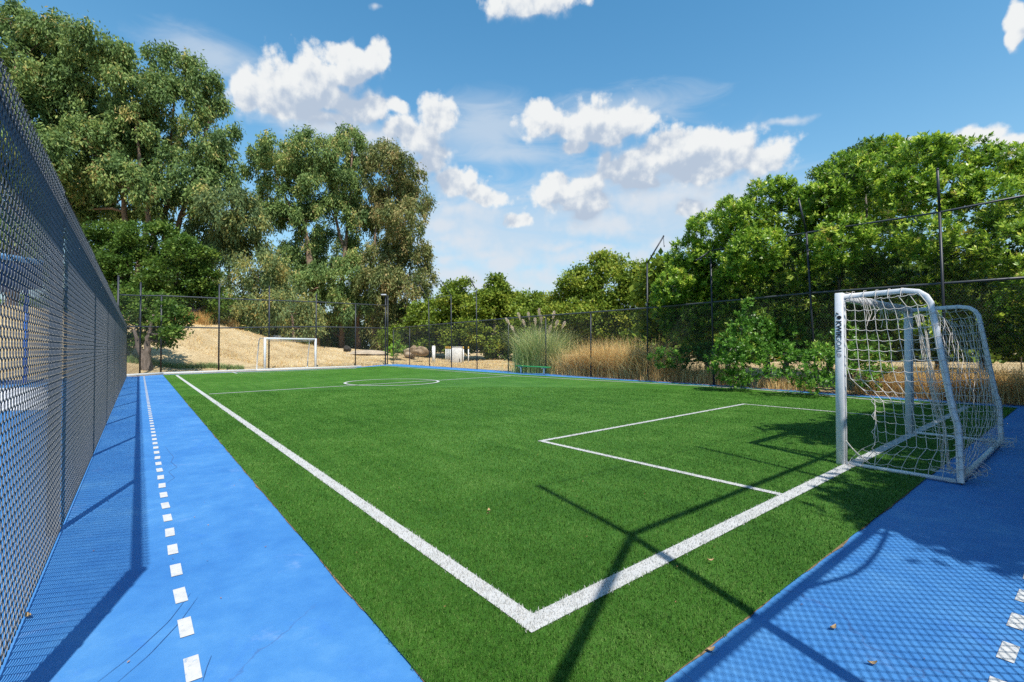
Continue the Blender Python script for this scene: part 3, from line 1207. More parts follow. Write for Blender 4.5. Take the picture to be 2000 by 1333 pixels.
def near_goal():
    X0, X1, Y0 = 4.88, 8.02, 0.13
    root = empty('soccer_goal', (X0, Y0, 0))
    tag(root, 'small white soccer goal in tree shade nearby, with a torn white net', 'goal')
    W = X1 - X0
    for x in (0, W):
        mb = MB()
        mb.box((x, 0, 1.0), (0.095, 0.085, 2.0), None, 0.008)
        # thin return lip on the rear face
        mb.box((x + 0.0, -0.049, 0.99), (0.030, 0.012, 1.96), None, 0.003)
        p = mb.build('post', M_GOAL, root)
        if x == 0:
            POST = p
    mb = MB()
    mb.box((W / 2, 0, 1.955), (W - 0.096, 0.085, 0.085), None, 0.008)
    mb.build('crossbar', M_GOAL, root)
    for x in (0.0, W):
        mb = MB()
        a = np.array(PROFILE)
        # smooth the bend
        pts = [(x, y - .044, z) for y, z in PROFILE]
        sq_bar(mb, pts, 0.046, 0.054)
        mb.build('side_frame', M_GOAL, root)
        mb = MB()
        mb.tube([(x, -.05, .028), (x, -.97, .028)], 0.022, 8)
        mb.build('side_ground_bar', M_GOAL, root, True)
    mb = MB()
    sq_bar(mb, [(0.03, -1.0, .035), (W / 2, -1.0, .035), (W - .03, -1.0, .035)], 0.05, 0.05, np.array([0, 1.0, 0]))
    mb.build('rear_ground_bar', M_GOAL, root)
    # printing on the outer face of the near post: letters run downwards
    Rm = Matrix(((0, 0, -1, 0), (0, 1, 0, 0), (1, 0, 0, 0), (0, 0, 0, 1)))

    def put(me, name, mat, z_top, ylow):
        me.materials.clear()
        me.materials.append(mat)
        # text x -> -z, text y -> -y (towards the rear), normal -> -x
        co = np.empty(len(me.vertices) * 3)
        me.vertices.foreach_get('co', co)
        co = co.reshape(-1, 3)
        nv = np.stack([-0.0488 - co[:, 2], ylow - co[:, 1], z_top - co[:, 0]], -1)
        me.vertices.foreach_set('co', nv.ravel())
        me.update()
        o = bpy.data.objects.new(name, me)
        COL.objects.link(o)
        o.parent = POST
        return o
    put(text_mesh('KWIK', 0.074, 0.0022), 'lettering', M_BLACK, 1.675, 0.026)
    put(text_mesh('GOAL', 0.074, -0.0004), 'lettering', M_GREYP, 1.498, 0.026)
    # swoosh emblem above, round seal below
    mb = MB()

    def disc(cy, cz, ry, rz, n=20, x=-0.0495, a0=0, a1=2 * math.pi):
        a = np.linspace(a0, a1, n)
        V = [(x, cy, cz)] + [(x, cy + ry * math.cos(t), cz + rz * math.sin(t)) for t in a]
        mb.add(V, None, [[0, i, i + 1] for i in range(1, n)])
    disc(-0.004, 1.713, 0.024, 0.022)
    mb.add([(-0.0495, 0.022, 1.775), (-0.0495, -0.006, 1.752), (-0.0495, 0.006, 1.748), (-0.0495, 0.030, 1.760)], [[0, 1, 2, 3]])
    mb.add([(-0.0495, 0.030, 1.750), (-0.0495, 0.020, 1.738), (-0.0495, 0.026, 1.722), (-0.0495, 0.034, 1.735)], [[0, 1, 2, 3]])
    mb.build('emblem', M_BLACK, POST)
    mb = MB()
    for r0, r1 in ((0.024, 0.020), (0.015, 0.012)):
        n = 24
        a = np.linspace(0, 2 * np.pi, n)
        V = []
        for t in a:
            V += [(-0.0495, r0 * math.cos(t), 1.275 + r0 * math.sin(t)), (-0.0495, r1 * math.cos(t), 1.275 + r1 * math.sin(t))]
        mb.add(V, [[2 * i, 2 * i + 1, 2 * i + 3, 2 * i + 2] for i in range(n - 1)])
    mb.add([(-0.0495, -.016, 1.271), (-0.0495, .016, 1.277), (-0.0495, .016, 1.281), (-0.0495, -.016, 1.275)], [[0, 1, 2, 3]])
    mb.build('seal', M_GREYP, POST)

    # --- the net: cords follow a warped grid
    mb = MB()
    r = np.random.default_rng(21)
    CR = 0.0033

    def side_net(x, torn, flip):
        nz, ny = 17, 8
        P = np.zeros((nz + 1, ny + 1, 3))
        for j in range(nz + 1):
            z = 1.93 * (1 - j / nz)
            front = -0.055
            if torn:
                front -= np.interp(z, [0, .12, .2, .32, .8, .95, 1.05, 2], [.02, .05, .12, .30, .27, .12, .02, 0])
            back = float(prof_y(max(z, .03))) - 0.03
            for i in range(ny + 1):
                u = i / ny
                y = front + (back - front) * u
                sag = 0.025 * math.sin(math.pi * ((u * ny) % 1 if False else u)) + 0.012
                bulge = 0.07 * math.sin(math.pi * u) * math.sin(math.pi * min(1, z / 1.9)) * flip
                low = 0.16 * max(0, 0.35 - z) / .35
                P[j, i] = (x + bulge + flip * low * .3 * math.sin(math.pi * u) + r.normal(0, .004), y + r.normal(0, .005), max(.03, z - sag + 0.02 * u + r.normal(0, .006)))
        for j in range(nz + 1):
            pts = []
            for i in range(ny):
                a, b = P[j, i], P[j, i + 1]
                pts += [a, a * .66 + b * .34 - (0, 0, .013), a * .34 + b * .66 - (0, 0, .011)]
            pts.append(P[j, ny])
            mb.tube(pts, CR, 5, False)
        for i in range(ny + 1):
            mb.tube(P[:, i], CR, 5, False)
        return P
    P = side_net(-0.035, True, 1)
    side_net(W + .03, False, -1)
    # hoops tying the side net to its frame
    for x in (0.0, W):
        for z in np.arange(0.15, 1.8, 0.12):
            y = float(prof_y(z)) - .044
            mb.tube([(x - .035, y + .04, z), (x - .036, y - .03, z + .012), (x + .036, y - .036, z + .012), (x + .035, y + .038, z)], CR, 5, False)
        for y in np.arange(-.12, -.6, -.11):
            mb.tube([(x - .036, y, 1.90), (x - .036, y - .01, 2.0), (x + .036, y - .012, 2.008), (x + .036, y, 1.91)], CR, 5, False)
    # rear net: a diagonal mesh hung from the bend to the rear bar, bunched towards the near frame
    nu, nv = 16, 11
    def rp(u, v):
        u = min(max(u, 0), 1)
        v = min(max(v, 0), 1)
        z = 1.90 - 1.84 * v
        y = float(prof_y(max(z, .03))) - .05
        bell = math.sin(math.pi * u)
        y += -0.10 * bell * math.sin(math.pi * v) + .05 * max(0, v - .8) * 5 * bell
        z -= 0.22 * bell * (1 - v) ** 2
        return np.array([0.03 + (W - .06) * (u ** 1.25), y, max(.03, z)])
    for k in range(-nv, nu + 1):
        for sgn in (1, -1):
            pts = []
            for s in np.linspace(0, 1, 20):
                u = (k + s * nv) / nu if sgn == 1 else (nu - k - s * nv) / nu
                if -0.001 <= u <= 1.001:
                    q = rp(u, s) + r.normal(0, .006, 3)
                    q[2] = max(q[2], .012)
                    pts.append(q)
            if len(pts) > 2:
                mb.tube(pts, CR * .6, 4, False)
    # bunched hanks: at the near rear upright, along the crossbar and on the rear bar
    for k in range(13):
        pts = []
        for s in np.linspace(0, 1, 14):
            z = 1.72 - 1.62 * s
            y = float(prof_y(max(z, .03))) + 0.10 + .03 * math.sin(k * 2.1 + 5 * s)
            pts.append((0.10 + .011 * k + .02 * math.sin(7 * s + k), y, z))
        mb.tube(pts, CR * .7, 4, False)
    for k in range(16):
        pts = []
        ph, a0 = r.uniform(0, 6), r.uniform(0, 1)
        x0, x1 = sorted(r.uniform(0.1, W - .05, 2))
        if k < 9:
            x0, x1 = 0.05, W - .1
        for s in np.linspace(0, 1, 34):
            x = x0 + (x1 - x0) * s
            rr = .052 + .012 * math.sin(ph + 9 * s)
            th = ph + s * (14 + 6 * a0)
            sag = .05 * math.sin(math.pi * s) * a0
            pts.append((x, -.045 + rr * math.cos(th) * .9, 1.945 - sag + rr * math.sin(th)))
        mb.tube(pts, CR, 4, False)
    for k in range(16):
        x = r.uniform(.5, 2.9)
        l = r.uniform(.08, .3)
        mb.tube([(x, -.09, 1.91), (x + .03, -.11, 1.91 - l * .5), (x - .02 + r.normal(0, .04), -.1, 1.91 - l)], CR * .9, 4, False)
    for (cx, n, sp) in ((0.25, 16, .2), (2.55, 18, .45)):
        for k in range(n):
            c = np.array([cx + r.normal(0, sp * .4), -1.0 + r.normal(0, .07), .05])
            pts = [c + np.array([r.normal(0, .09), r.normal(0, .06), abs(r.normal(0.03, .06))]) for _ in range(7)]
            pts = np.array(pts)
            for q in range(3):
                m2 = (pts[:-1] + pts[1:]) / 2
                pts = np.concatenate([pts[:1], np.stack([pts[:-1] * .75 + pts[1:] * .25, pts[:-1] * .25 + pts[1:] * .75], 1).reshape(-1, 3), pts[-1:]])
                if len(pts) > 30:
                    break
            pts[:, 2] = np.maximum(pts[:, 2], .012)
            mb.tube(pts, CR * .75, 4, False)
    # loose ends by the tear
    for z0, l in ((.82, .25), (.66, .3), (.48, .2), (.30, .25)):
        mb.tube([(-.035, -.33, z0), (-.05, -.30, z0 - .05), (-.03, -.335, z0 - .1), (-.045, -.32, z0 - l)], CR * 1.3, 5, False)
    for k in range(4):
        mb.tube([(-.04, -.055, .30 - .01 * k), (-.05, -.12 - .02 * k, .22 - .02 * k), (-.04, -.2 - .03 * k, .10 - .01 * k)], CR, 5, False)
    mb.build('net', M_NET, root)


near_goal()


def far_goal():
    a, b = G(517, 723.2), G(616, 719.2)
    root = empty('soccer_goal', tuple(a))
    tag(root, 'small distant white soccer goal at the far end in full sun', 'goal')
    d = (b - a)[:2]
    L = np.linalg.norm(d)
    root.rotation_euler = (0, 0, math.atan2(d[1], d[0]))
    H = 2.0
    for x in (0, L):
        mb = MB()
        mb.box((x, 0, H / 2), (0.12, 0.10, H), None, 0.01)
        mb.build('post', M_GOAL, root)
    mb = MB()
    mb.box((L / 2, 0, H - .05), (L - .121, .10, .11), None, .01)
    mb.build('crossbar', M_GOAL, root)
    for x in (0, L):
        mb = MB()
        pts = [(x, .05, H - .05), (x, .5, H - .04), (x, .62, H - .1), (x, .68, H - .25), (x, .85, .7), (x, .9, .02)]
        sq_bar(mb, pts, .05, .055)
        mb.build('side_frame', M_GOAL, root)
    mb = MB()
    sq_bar(mb, [(0.02, .93, .03), (L / 2, .93, .03), (L - .02, .93, .03)], .05, .05, np.array([0, 1.0, 0]))
    mb.build('rear_ground_bar', M_GOAL, root)
    mb = MB()
    for k in range(5):
        pts = [(0.1 + (L - .2) * s, .1 + .04 * math.sin(9 * s + k), H - .12 - .02 * k - .04 * math.sin(math.pi * s)) for s in np.linspace(0, 1, 14)]
        mb.tube(pts, .005, 4, False)
    mb.build('net', M_NET, root)


far_goal()


# ------------------------------------------------------------------ bench
def bench():
    a, b = on_fence_x(1030), on_fence_x(1093)
    a, b = a - (0.75, 0, 0), b - (0.75, 0, 0)
    mid = (a + b) / 2
    root = empty('bench', tuple(mid))
    tag(root, 'backless green bench on white legs in front of the pampas grass', 'bench')
    d = (b - a)[:2]
    L = np.linalg.norm(d)
    root.rotation_euler = (0, 0, math.atan2(d[1], d[0]))
    z = hgt(mid, 715.5)
    m = mat_plain('green_bench_paint', (0.03, 0.24, 0.085), 0.6, 0.2, .2, 6)
    mb = MB()
    for k in (-1, 0, 1):
        mb.box((0, k * .105, z - .025), (L, .095, .05), None, .008)
    mb.build('seat', m, root)
    for x in (-L * .36, L * .36):
        mb = MB()
        mb.box((x, 0, (z - .055) / 2), (.07, .07, z - .055), None, .008)
        mb.box((x, 0, z - .07), (.07, .30, .035), None, .006)
        mb.build('leg', M_GOAL, root)


bench()


# ------------------------------------------------------------------ foliage
def mat_leaf(name, stops, trans=0.28, rough=0.45, spec=0.35):
    m, nt, out = new_mat(name)
    a = nt.nodes.new('ShaderNodeAttribute')
    a.attribute_name = 'tint'
    c = ramp(nt, a.outputs['Fac'], stops)
    p = principled(nt, None, c, rough, spec)
    t = nt.nodes.new('ShaderNodeBsdfTranslucent')
    nt.links.new(c, t.inputs[0])
    mx = nt.nodes.new('ShaderNodeMixShader')
    mx.inputs[0].default_value = trans
    nt.links.new(p.outputs[0], mx.inputs[1])
    nt.links.new(t.outputs[0], mx.inputs[2])
    nt.links.new(mx.outputs[0], out.inputs[0])
    return m


def mat_bark(name, lo, hi, sc=(6, 6, 1.2)):
    m, nt, out = new_mat(name)
    co = objco(nt)
    n = noise(nt, vmath(nt, 'MULTIPLY', co, sc), 1.5, 6, 0.7, .4)
    c = ramp(nt, n, [(0.3, lo), (0.7, hi)])
    principled(nt, out, c, 0.9, 0.1, normal=bump(nt, n, 0.8, 0.05))
    return m


M_EUC = mat_leaf('eucalyptus_leaf', [(0, (0.072, 0.131, 0.041)), (0.35, (0.165, 0.259, 0.076)), (0.65, (0.259, 0.349, 0.100)), (0.85, (0.433, 0.430, 0.124)), (1.0, (0.558, 0.430, 0.171))], .36, .55, .22)
M_EUC2 = mat_leaf('weeping_eucalyptus_leaf', [(0, (0.083, 0.139, 0.055)), (0.5, (0.202, 0.269, 0.099)), (0.85, (0.372, 0.357, 0.103)), (1.0, (0.476, 0.374, 0.117))], .36, .55, .22)
M_EUC3 = mat_leaf('brown_eucalyptus_leaf', [(0, (0.074, 0.112, 0.037)), (0.4, (0.177, 0.213, 0.067)), (0.7, (0.315, 0.291, 0.104)), (1.0, (0.517, 0.383, 0.168))], .36, .55, .22)
M_OAK = mat_leaf('dark_oak_leaf', [(0, (0.041, 0.085, 0.015)), (0.5, (0.097, 0.184, 0.027)), (1.0, (0.234, 0.309, 0.053))], .36, .5, .22)
M_OAK2 = mat_leaf('olive_oak_leaf', [(0, (0.081, 0.138, 0.016)), (0.5, (0.200, 0.286, 0.032)), (1.0, (0.453, 0.458, 0.064))], .36, .5, .22)
M_TOY = mat_leaf('glossy_shrub_leaf', [(0, (0.051, 0.113, 0.012)), (0.35, (0.144, 0.277, 0.025)), (0.62, (0.321, 0.480, 0.048)), (0.85, (0.642, 0.750, 0.099)), (0.97, (0.900, 0.870, 0.150)), (1.0, (0.520, 0.420, 0.120))], .36, .36, .38)
M_BUSH = mat_leaf('bush_leaf', [(0, (0.043, 0.127, 0.015)), (0.5, (0.108, 0.264, 0.031)), (0.9, (0.255, 0.455, 0.058)), (1.0, (0.431, 0.546, 0.092))], .36, .36, .38)
M_BARK_E = mat_bark('eucalyptus_bark', (0.10, 0.065, 0.045), (0.34, 0.24, 0.17))
M_BARK_O = mat_bark('oak_bark', (0.07, 0.055, 0.045), (0.22, 0.18, 0.15))
M_BARK_G = mat_bark('grey_branch', (0.10, 0.09, 0.08), (0.26, 0.24, 0.21))


def unit(v):
    return v / (np.linalg.norm(v, axis=-1, keepdims=True) + 1e-9)


def leaf_quads(c, d, side, ln, wd):
    """leaf blades from stalk c along d; folded a little by a lifted tip"""
    b = c
    t = c + d * ln[:, None]
    m = c + d * (ln * .45)[:, None]
    l = m + side * (wd / 2)[:, None]
    r_ = m - side * (wd / 2)[:, None]
    return np.stack([b, l, t, r_], 1).reshape(-1, 3)


def crown_mesh(blobs, dens, clump_r, per, ln, wd, style, seed, shell=0.62, tint_bias=0.0, up_bias=0.25, lobes=16, lobe_frac=.8):
    """blobs: (centre, (rx,ry,rz)). Twig clumps fill the outer part of each blob, leaves fill each clump."""
    r = np.random.default_rng(seed)
    Vs, Ts = [], []
    cl_all = []
    for (c, rad) in blobs:
        rad = np.asarray(rad, float)
        area = 4 * np.pi * ((rad[0] * rad[1]) ** 1.6 / 3 + (rad[0] * rad[2]) ** 1.6 / 3 + (rad[1] * rad[2]) ** 1.6 / 3) ** (1 / 1.6)
        n = max(4, int(area * dens))
        u = unit(r.normal(size=(n, 3)))
        s = shell + (1.08 - shell) * r.uniform(0, 1, n) ** 0.6
        p = c + u * rad * s[:, None]
        tj = np.zeros(n)
        # most twigs gather into smaller boughs standing out of the mass, with gaps between them
        nl = lobes
        lu = unit(r.normal(size=(nl, 3)) + np.array([0, 0, .25]))
        lc = c + lu * rad * r.uniform(.62, .92, (nl, 1))
        lr = rad.mean() * r.uniform(.22, .46, nl) * (.92 if style == 'hang' else 1)
        k = r.choice(nl, n, p=lr ** 2 / (lr ** 2).sum())
        v = unit(r.normal(size=(n, 3)) + lu[k] * .5 + np.array([0, 0, .35]))
        pl = lc[k] + v * lr[k][:, None] * (r.uniform(.25, 1, n) ** .5)[:, None] * np.array([1.05, 1.05, .8])
        use = r.uniform(0, 1, n) < lobe_frac
        p[use] = pl[use]
        u[use] = unit(v[use] + lu[k][use] * .5)
        lt = r.normal(0, .15, nl)
        tj[use] = lt[k][use]
        s = tj
        cl_all.append((p, u, s))
    P = np.concatenate([a for a, _, _ in cl_all])
    U = np.concatenate([b for _, b, _ in cl_all])
    TJ = np.concatenate([q for _, _, q in cl_all])
    n = len(P)
    ctint = r.normal(0, .15, n) + TJ
    idx = np.repeat(np.arange(n), per)
    m = len(idx)
    if style == 'rosette':
        axis_ = unit(U * 0.6 + np.array([0, 0, .8]) + r.normal(0, .45, (n, 3)))
        a = axis_[idx]
        rad_dir = unit(np.cross(a, r.normal(size=(m, 3))))
        k = r.uniform(0, 1, m)
        pos = P[idx] + a * ((k - .5) * clump_r * 1.5)[:, None] + rad_dir * 0.01
        d = unit(a * (0.25 + 0.75 * k)[:, None] + rad_dir * (1.05 - .45 * k)[:, None] + np.array([0, 0, -.12]))
        side = unit(np.cross(d, a) + r.normal(0, .15, (m, 3)))
        t = 0.36 + ctint[idx] + 0.30 * k ** 2 + r.normal(0, .10, m)
    elif style == 'hang':
        pos = P[idx] + r.normal(0, 1, (m, 3)) * np.array([.46, .46, .85]) * clump_r
        d = unit(np.array([0, 0, -.85]) + U[idx] * .35 + r.normal(0, .42, (m, 3)))
        side = unit(np.cross(d, r.normal(size=(m, 3))))
        t = 0.42 + ctint[idx] + r.normal(0, .16, m)
    else:
        pos = P[idx] + r.normal(0, 1, (m, 3)) * np.array([.6, .6, .38]) * clump_r
        d = unit(U[idx] * .5 + r.normal(0, .7, (m, 3)) + np.array([0, 0, up_bias]))
        nrm = unit(np.array([0, 0, .9]) + U[idx] * .5 + r.normal(0, .5, (m, 3)))
        side = unit(np.cross(d, nrm))
        t = 0.45 + ctint[idx] + r.normal(0, .14, m)
    L = ln * r.uniform(.65, 1.25, m)
    Wd = wd * r.uniform(.7, 1.2, m)
    V = leaf_quads(pos, d, side, L, Wd)
    T = np.repeat(np.clip(t + tint_bias, 0, 1), 4)
    Q = np.arange(4 * m).reshape(-1, 4)
    return V, Q, T, P


def limb(mb, a, b, r0, r1, rg, wob=0.08, n=7, sides=7):
    a, b = np.array(a, float), np.array(b, float)
    L = np.linalg.norm(b - a)
    pts = np.array([a + (b - a) * s for s in np.linspace(0, 1, n)])
    w = rg.normal(0, wob * L / 3, (n, 3))
    w[0] = w[-1] = 0
    w = (w + np.roll(w, 1, 0) + np.roll(w, -1, 0)) / 3
    w[0] = 0
    pts += w
    mb.tube(pts, np.linspace(r0, r1, n), sides, True)
    return pts


def tree(name, label, cat, base, blobs, stems, leafm, barkm, style, dens, clump_r, per, ln, wd, seed, group=None, r0=0.4, bias=0.0, shell=0.62, twigs=3, up_bias=.25, lobe_frac=.8):
    """stems: list of paths of points for trunks (world). Limbs then reach every blob."""
    rg = np.random.default_rng(seed + 100)
    base = np.array(base, float)
    root = empty(name, tuple(base))
    tag(root, label, cat, group)
    V, Q, T, P = crown_mesh(blobs, dens, clump_r, per, ln, wd, style, seed, shell, bias, up_bias, 17 if style == 'hang' else 16, lobe_frac)
    o = link('crown', mesh_np('crown', V - base, Q, T), leafm, root)
    mb = MB()
    allp = []
    for path in stems:
        path = np.array(path, float)
        # resample with gentle bends
        pts = []
        for a, b in zip(path[:-1], path[1:]):
            for s in np.linspace(0, 1, 5, endpoint=False):
                pts.append(a + (b - a) * s)
        pts.append(path[-1])
        pts = np.array(pts)
        pts[1:-1] += rg.normal(0, r0 * .12, (len(pts) - 2, 3)) * (1, 1, .3)
        k = np.linspace(0, 1, len(pts))
        rad = r0 * (1 - .72 * k) + r0 * .35 * np.exp(-k * 14)
        mb.tube(pts - base, rad, 10)
        allp.append(np.concatenate([pts, rad[:, None]], 1))
    A = np.concatenate(allp)
    for (c, rad) in blobs:
        c = np.array(c)
        dd = np.linalg.norm((A[:, :3] - c) * (1, 1, .8), axis=1) + np.where(A[:, 2] > c[2] + .2, 3, 0)
        j = int(np.argmin(dd))
        st = A[j, :3]
        rr = max(.02, A[j, 3] * .55)
        pts = limb(mb, st - base, c - base, rr, rr * .35, rg, .12)
        for q in range(twigs):
            u = unit(rg.normal(size=3))
            e = c + u * np.array(rad) * .85
            limb(mb, pts[rg.integers(3, 7)], e - base, rr * .38, rr * .1, rg, .12, 5, 5)
    mb.build('trunk', barkm, root, True)
    return root


def B(px, py, rx, ry, depth, dj=0.0, dz=None):
    c = at(px, py, depth + dj)
    k = (depth + dj) / F
    rd = dz if dz else (rx + ry) / 2 * k
    return c, (rx * k * .8 + rd * .2, rx * k * .35 + rd * .65, ry * k)


def blobs_px(lst, depth, seed, jit=1.0, back=0.0):
    rg = np.random.default_rng(seed)
    out = []
    for t in lst:
        out.append(B(t[0], t[1], t[2], t[3], depth, rg.uniform(-jit, jit) + (t[4] if len(t) > 4 else 0)))
    return out


def base_at(px, depth):
    r = ray(px, 680)
    f = r[0] * _s + r[1] * _c
    p = CAM3 + r * depth / f
    return np.array([p[0], p[1], float(tz(p[0], p[1]))])


def euc(label, lst, depth, stem_px, seed, leafm=None, r0=0.45, dens=1.0, per=40, bias=0.0, ln=0.41, wd=0.15, clump=0.46, group='eucalyptus trees beyond the far fence', jit=2.5, shell=.55, barkm=None):
    bl = blobs_px(lst, depth, seed, jit)
    stems = []
    for sp in stem_px:
        path = [base_at(sp[0][0], depth)] + [at(x, y, depth) for x, y in sp[1:]]
        path[0][2] -= .15
        stems.append(path)
    b = base_at(stem_px[0][0][0], depth)
    return tree('eucalyptus_tree', label, 'tree', b, bl, stems, leafm or M_EUC, barkm or M_BARK_E, 'hang', dens * 1.65, clump, per, ln, wd, seed, group, r0 * .8, bias, shell, lobe_frac=.92)


euc('huge dense eucalyptus whose crown rises behind the lane-side chain-link fence',
    [(40, 85, 70, 62), (-30, 150, 90, 90), (100, 66, 48, 30), (20, 40, 40, 25), (30, 200, 80, 70), (-90, 260, 110, 100), (30, 300, 80, 80), (-60, 400, 120, 90), (60, 390, 70, 70), (20, 470, 70, 50), (-160, 140, 90, 90), (90, 160, 45, 45)],
    43, [[(20, 660), (30, 480), (40, 300), (30, 120)], [(-70, 660), (-80, 420), (-60, 200)]], 31, r0=.55, dens=1.0)
euc('tall dense eucalyptus with forked trunk rising directly above the broad dark oak',
    [(190, 100, 62, 38), (145, 165, 75, 60), (245, 160, 55, 52), (110, 230, 60, 60), (205, 250, 75, 60), (150, 340, 80, 60), (245, 320, 60, 55), (120, 410, 55, 42), (225, 395, 60, 40), (265, 240, 35, 40), (175, 300, 60, 60), (240, 350, 40, 40, -2.5), (285, 370, 34, 34, -2.5), (225, 270, 40, 36, -2.5), (140, 115, 40, 30)],
    46, [[(255, 660), (250, 470), (235, 330), (200, 130)], [(250, 650), (290, 430), (265, 250)]], 32, dens=1.0)
euc('leggy eucalyptus with sky showing through, right-hand one of the tall left clump',
    [(330, 138, 52, 36), (388, 165, 36, 42), (418, 205, 24, 42), (340, 215, 58, 46), (300, 270, 45, 50), (395, 285, 50, 34), (446, 268, 20, 20), (440, 305, 24, 22), (360, 345, 65, 42), (425, 350, 36, 28), (310, 395, 46, 42), (400, 395, 42, 28), (300, 190, 40, 40)],
    50, [[(318, 660), (322, 470), (330, 330), (340, 200)], [(318, 650), (345, 450), (385, 330), (410, 230)], [(320, 620), (295, 420), (290, 300)]], 33, dens=1.0)
euc('grey-green weeping eucalyptus filling the gap between the two tall clumps',
    [(452, 412, 58, 34), (405, 452, 46, 40), (482, 440, 42, 32), (435, 500, 56, 36), (385, 520, 42, 36), (500, 480, 26, 22)],
    49, [[(450, 660), (448, 540), (445, 420)]], 34, M_EUC2, .26, 1.0, 40, -.08)
euc('yellowish drooping young eucalyptus low behind the distant goal',
    [(505, 530, 56, 34), (470, 572, 54, 34), (560, 590, 46, 36), (592, 612, 36, 28), (520, 605, 40, 28), (445, 602, 34, 26), (540, 640, 60, 24), (600, 645, 40, 22)],
    44, [[(500, 670), (498, 600), (505, 540)], [(575, 675), (570, 620), (562, 590)]], 35, M_EUC2, .18, 1.15, 40, .16, .32, .11)
euc('round-topped eucalyptus, leftmost trunk of the middle clump',
    [(560, 300, 52, 34), (604, 290, 34, 26), (528, 330, 42, 38), (585, 345, 55, 40), (555, 400, 52, 38), (600, 430, 30, 36), (530, 425, 36, 20), (590, 505, 42, 42), (560, 545, 30, 44), (625, 560, 40, 44), (590, 620, 46, 36), (635, 300, 24, 20)],
    56, [[(617, 690), (612, 540), (590, 420), (575, 320)], [(617, 660), (600, 470), (550, 370)]], 36, dens=1.0)
euc('tallest slender eucalyptus at the centre of the middle clump',
    [(685, 275, 30, 20), (692, 308, 42, 34), (650, 335, 36, 26), (680, 368, 46, 36), (648, 418, 40, 32), (702, 425, 38, 34), (655, 488, 46, 38), (692, 540, 46, 42), (650, 590, 40, 40), (700, 615, 46, 36), (655, 285, 16, 12), (650, 650, 40, 26)],
    59, [[(668, 690), (668, 560), (680, 430), (688, 300)], [(700, 690), (695, 560), (655, 430), (645, 350)]], 37, dens=1.0, r0=.4)
euc('brownish eucalyptus with ragged right edge, rightmost of the middle clump',
    [(752, 310, 46, 26), (790, 338, 36, 34), (757, 368, 52, 38), (808, 390, 32, 30), (838, 398, 12, 12), (788, 432, 48, 38), (738, 440, 42, 38), (800, 488, 46, 32), (830, 500, 18, 20), (758, 512, 48, 34), (792, 560, 46, 38), (738, 562, 46, 38), (770, 612, 56, 32), (832, 545, 14, 30), (740, 650, 34, 24)],
    57, [[(745, 695), (745, 560), (760, 430), (760, 320)], [(758, 695), (775, 540), (795, 400)], [(735, 695), (725, 570), (735, 440)]], 38, M_EUC3, .42, 1.0)

# broad dark oak and the little oak at the fence
def oak(label, lst, depth, stem_px, seed, leafm, dens=1.3, clump=.38, per=30, ln=.20, wd=.13, r0=.3, bias=0.0, group=None, jit=1.5, name='oak_tree', shell=.6, base=None, up=.25):
    bl = blobs_px(lst, depth, seed, jit)
    stems = []
    for sp in stem_px:
        path = [base_at(sp[0][0], depth)] + [at(x, y, depth) for x, y in sp[1:]]
        path[0][2] -= .15
        stems.append(path)
    return tree(name, label, 'tree', stems[0][0] + (0, 0, .15), bl, stems, leafm, M_BARK_O, 'spray', dens * 3.2, clump, int(per * 1.3), ln * 1.1, wd * 1.15, seed, group, r0, bias, shell, up_bias=up)


oak('broad dark green oak on the mound below the tall forked eucalyptus',
    [(232, 478, 58, 36), (300, 470, 52, 30), (362, 500, 42, 34), (200, 525, 40, 40), (262, 538, 66, 46), (340, 548, 58, 38), (392, 545, 30, 30), (215, 590, 55, 46), (300, 595, 60, 40), (372, 595, 44, 30), (420, 590, 26, 24), (180, 480, 30, 30), (150, 560, 50, 50)],
    38, [[(385, 650), (380, 610), (330, 560), (280, 510)], [(250, 650), (240, 590), (235, 510)]], 41, M_OAK, 1.25)
OB = G(290, 729)
oak('small oak with a bare trunk just behind the far fence',
    [(285, 600, 50, 28), (335, 622, 34, 24), (252, 640, 28, 22), (300, 645, 38, 20), (338, 655, 20, 16), (262, 672, 18, 14), (330, 672, 14, 10), (285, 660, 22, 14)],
    depth_of(OB) + .6, [[(289, 726), (287, 690), (288, 660), (300, 615)], [(288, 690), (262, 645)]], 42, M_OAK, 2.0, .26, 26, .16, .10, .24)
GB = 'oaks behind the right-hand half of the far fence'
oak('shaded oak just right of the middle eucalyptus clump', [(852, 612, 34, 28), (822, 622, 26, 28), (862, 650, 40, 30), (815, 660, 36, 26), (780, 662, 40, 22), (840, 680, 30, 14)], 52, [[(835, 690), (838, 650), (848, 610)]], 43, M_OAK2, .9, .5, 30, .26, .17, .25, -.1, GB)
oak('oak with a thin pointed top above the white pipes', [(885, 590, 32, 26), (910, 605, 30, 26), (885, 640, 38, 30), (925, 645, 34, 28), (905, 560, 10, 14), (878, 568, 9, 14), (900, 672, 40, 18)], 50, [[(895, 690), (895, 640), (890, 590)]], 44, M_OAK2, .95, .5, 30, .26, .17, .25, -.02, GB)
oak('rounded oak with a small spire, left of the pampas grass', [(965, 578, 28, 26), (968, 548, 10, 14), (948, 608, 38, 32), (1000, 600, 36, 26), (935, 645, 34, 26), (1000, 640, 38, 32), (968, 668, 40, 22), (990, 690, 40, 18)], 47, [[(968, 695), (966, 640), (966, 580)]], 45, M_OAK2, 1.0, .5, 30, .26, .17, .25, .02, GB)
oak('low olive oak directly behind the pampas grass', [(1040, 592, 32, 20), (1062, 622, 38, 28), (1030, 645, 40, 30), (1085, 650, 36, 30), (1020, 610, 28, 22), (1060, 680, 44, 24)], 44, [[(1045, 700), (1045, 650), (1045, 600)]], 46, M_OAK2, 1.1, .45, 30, .24, .16, .2, -.06, GB)
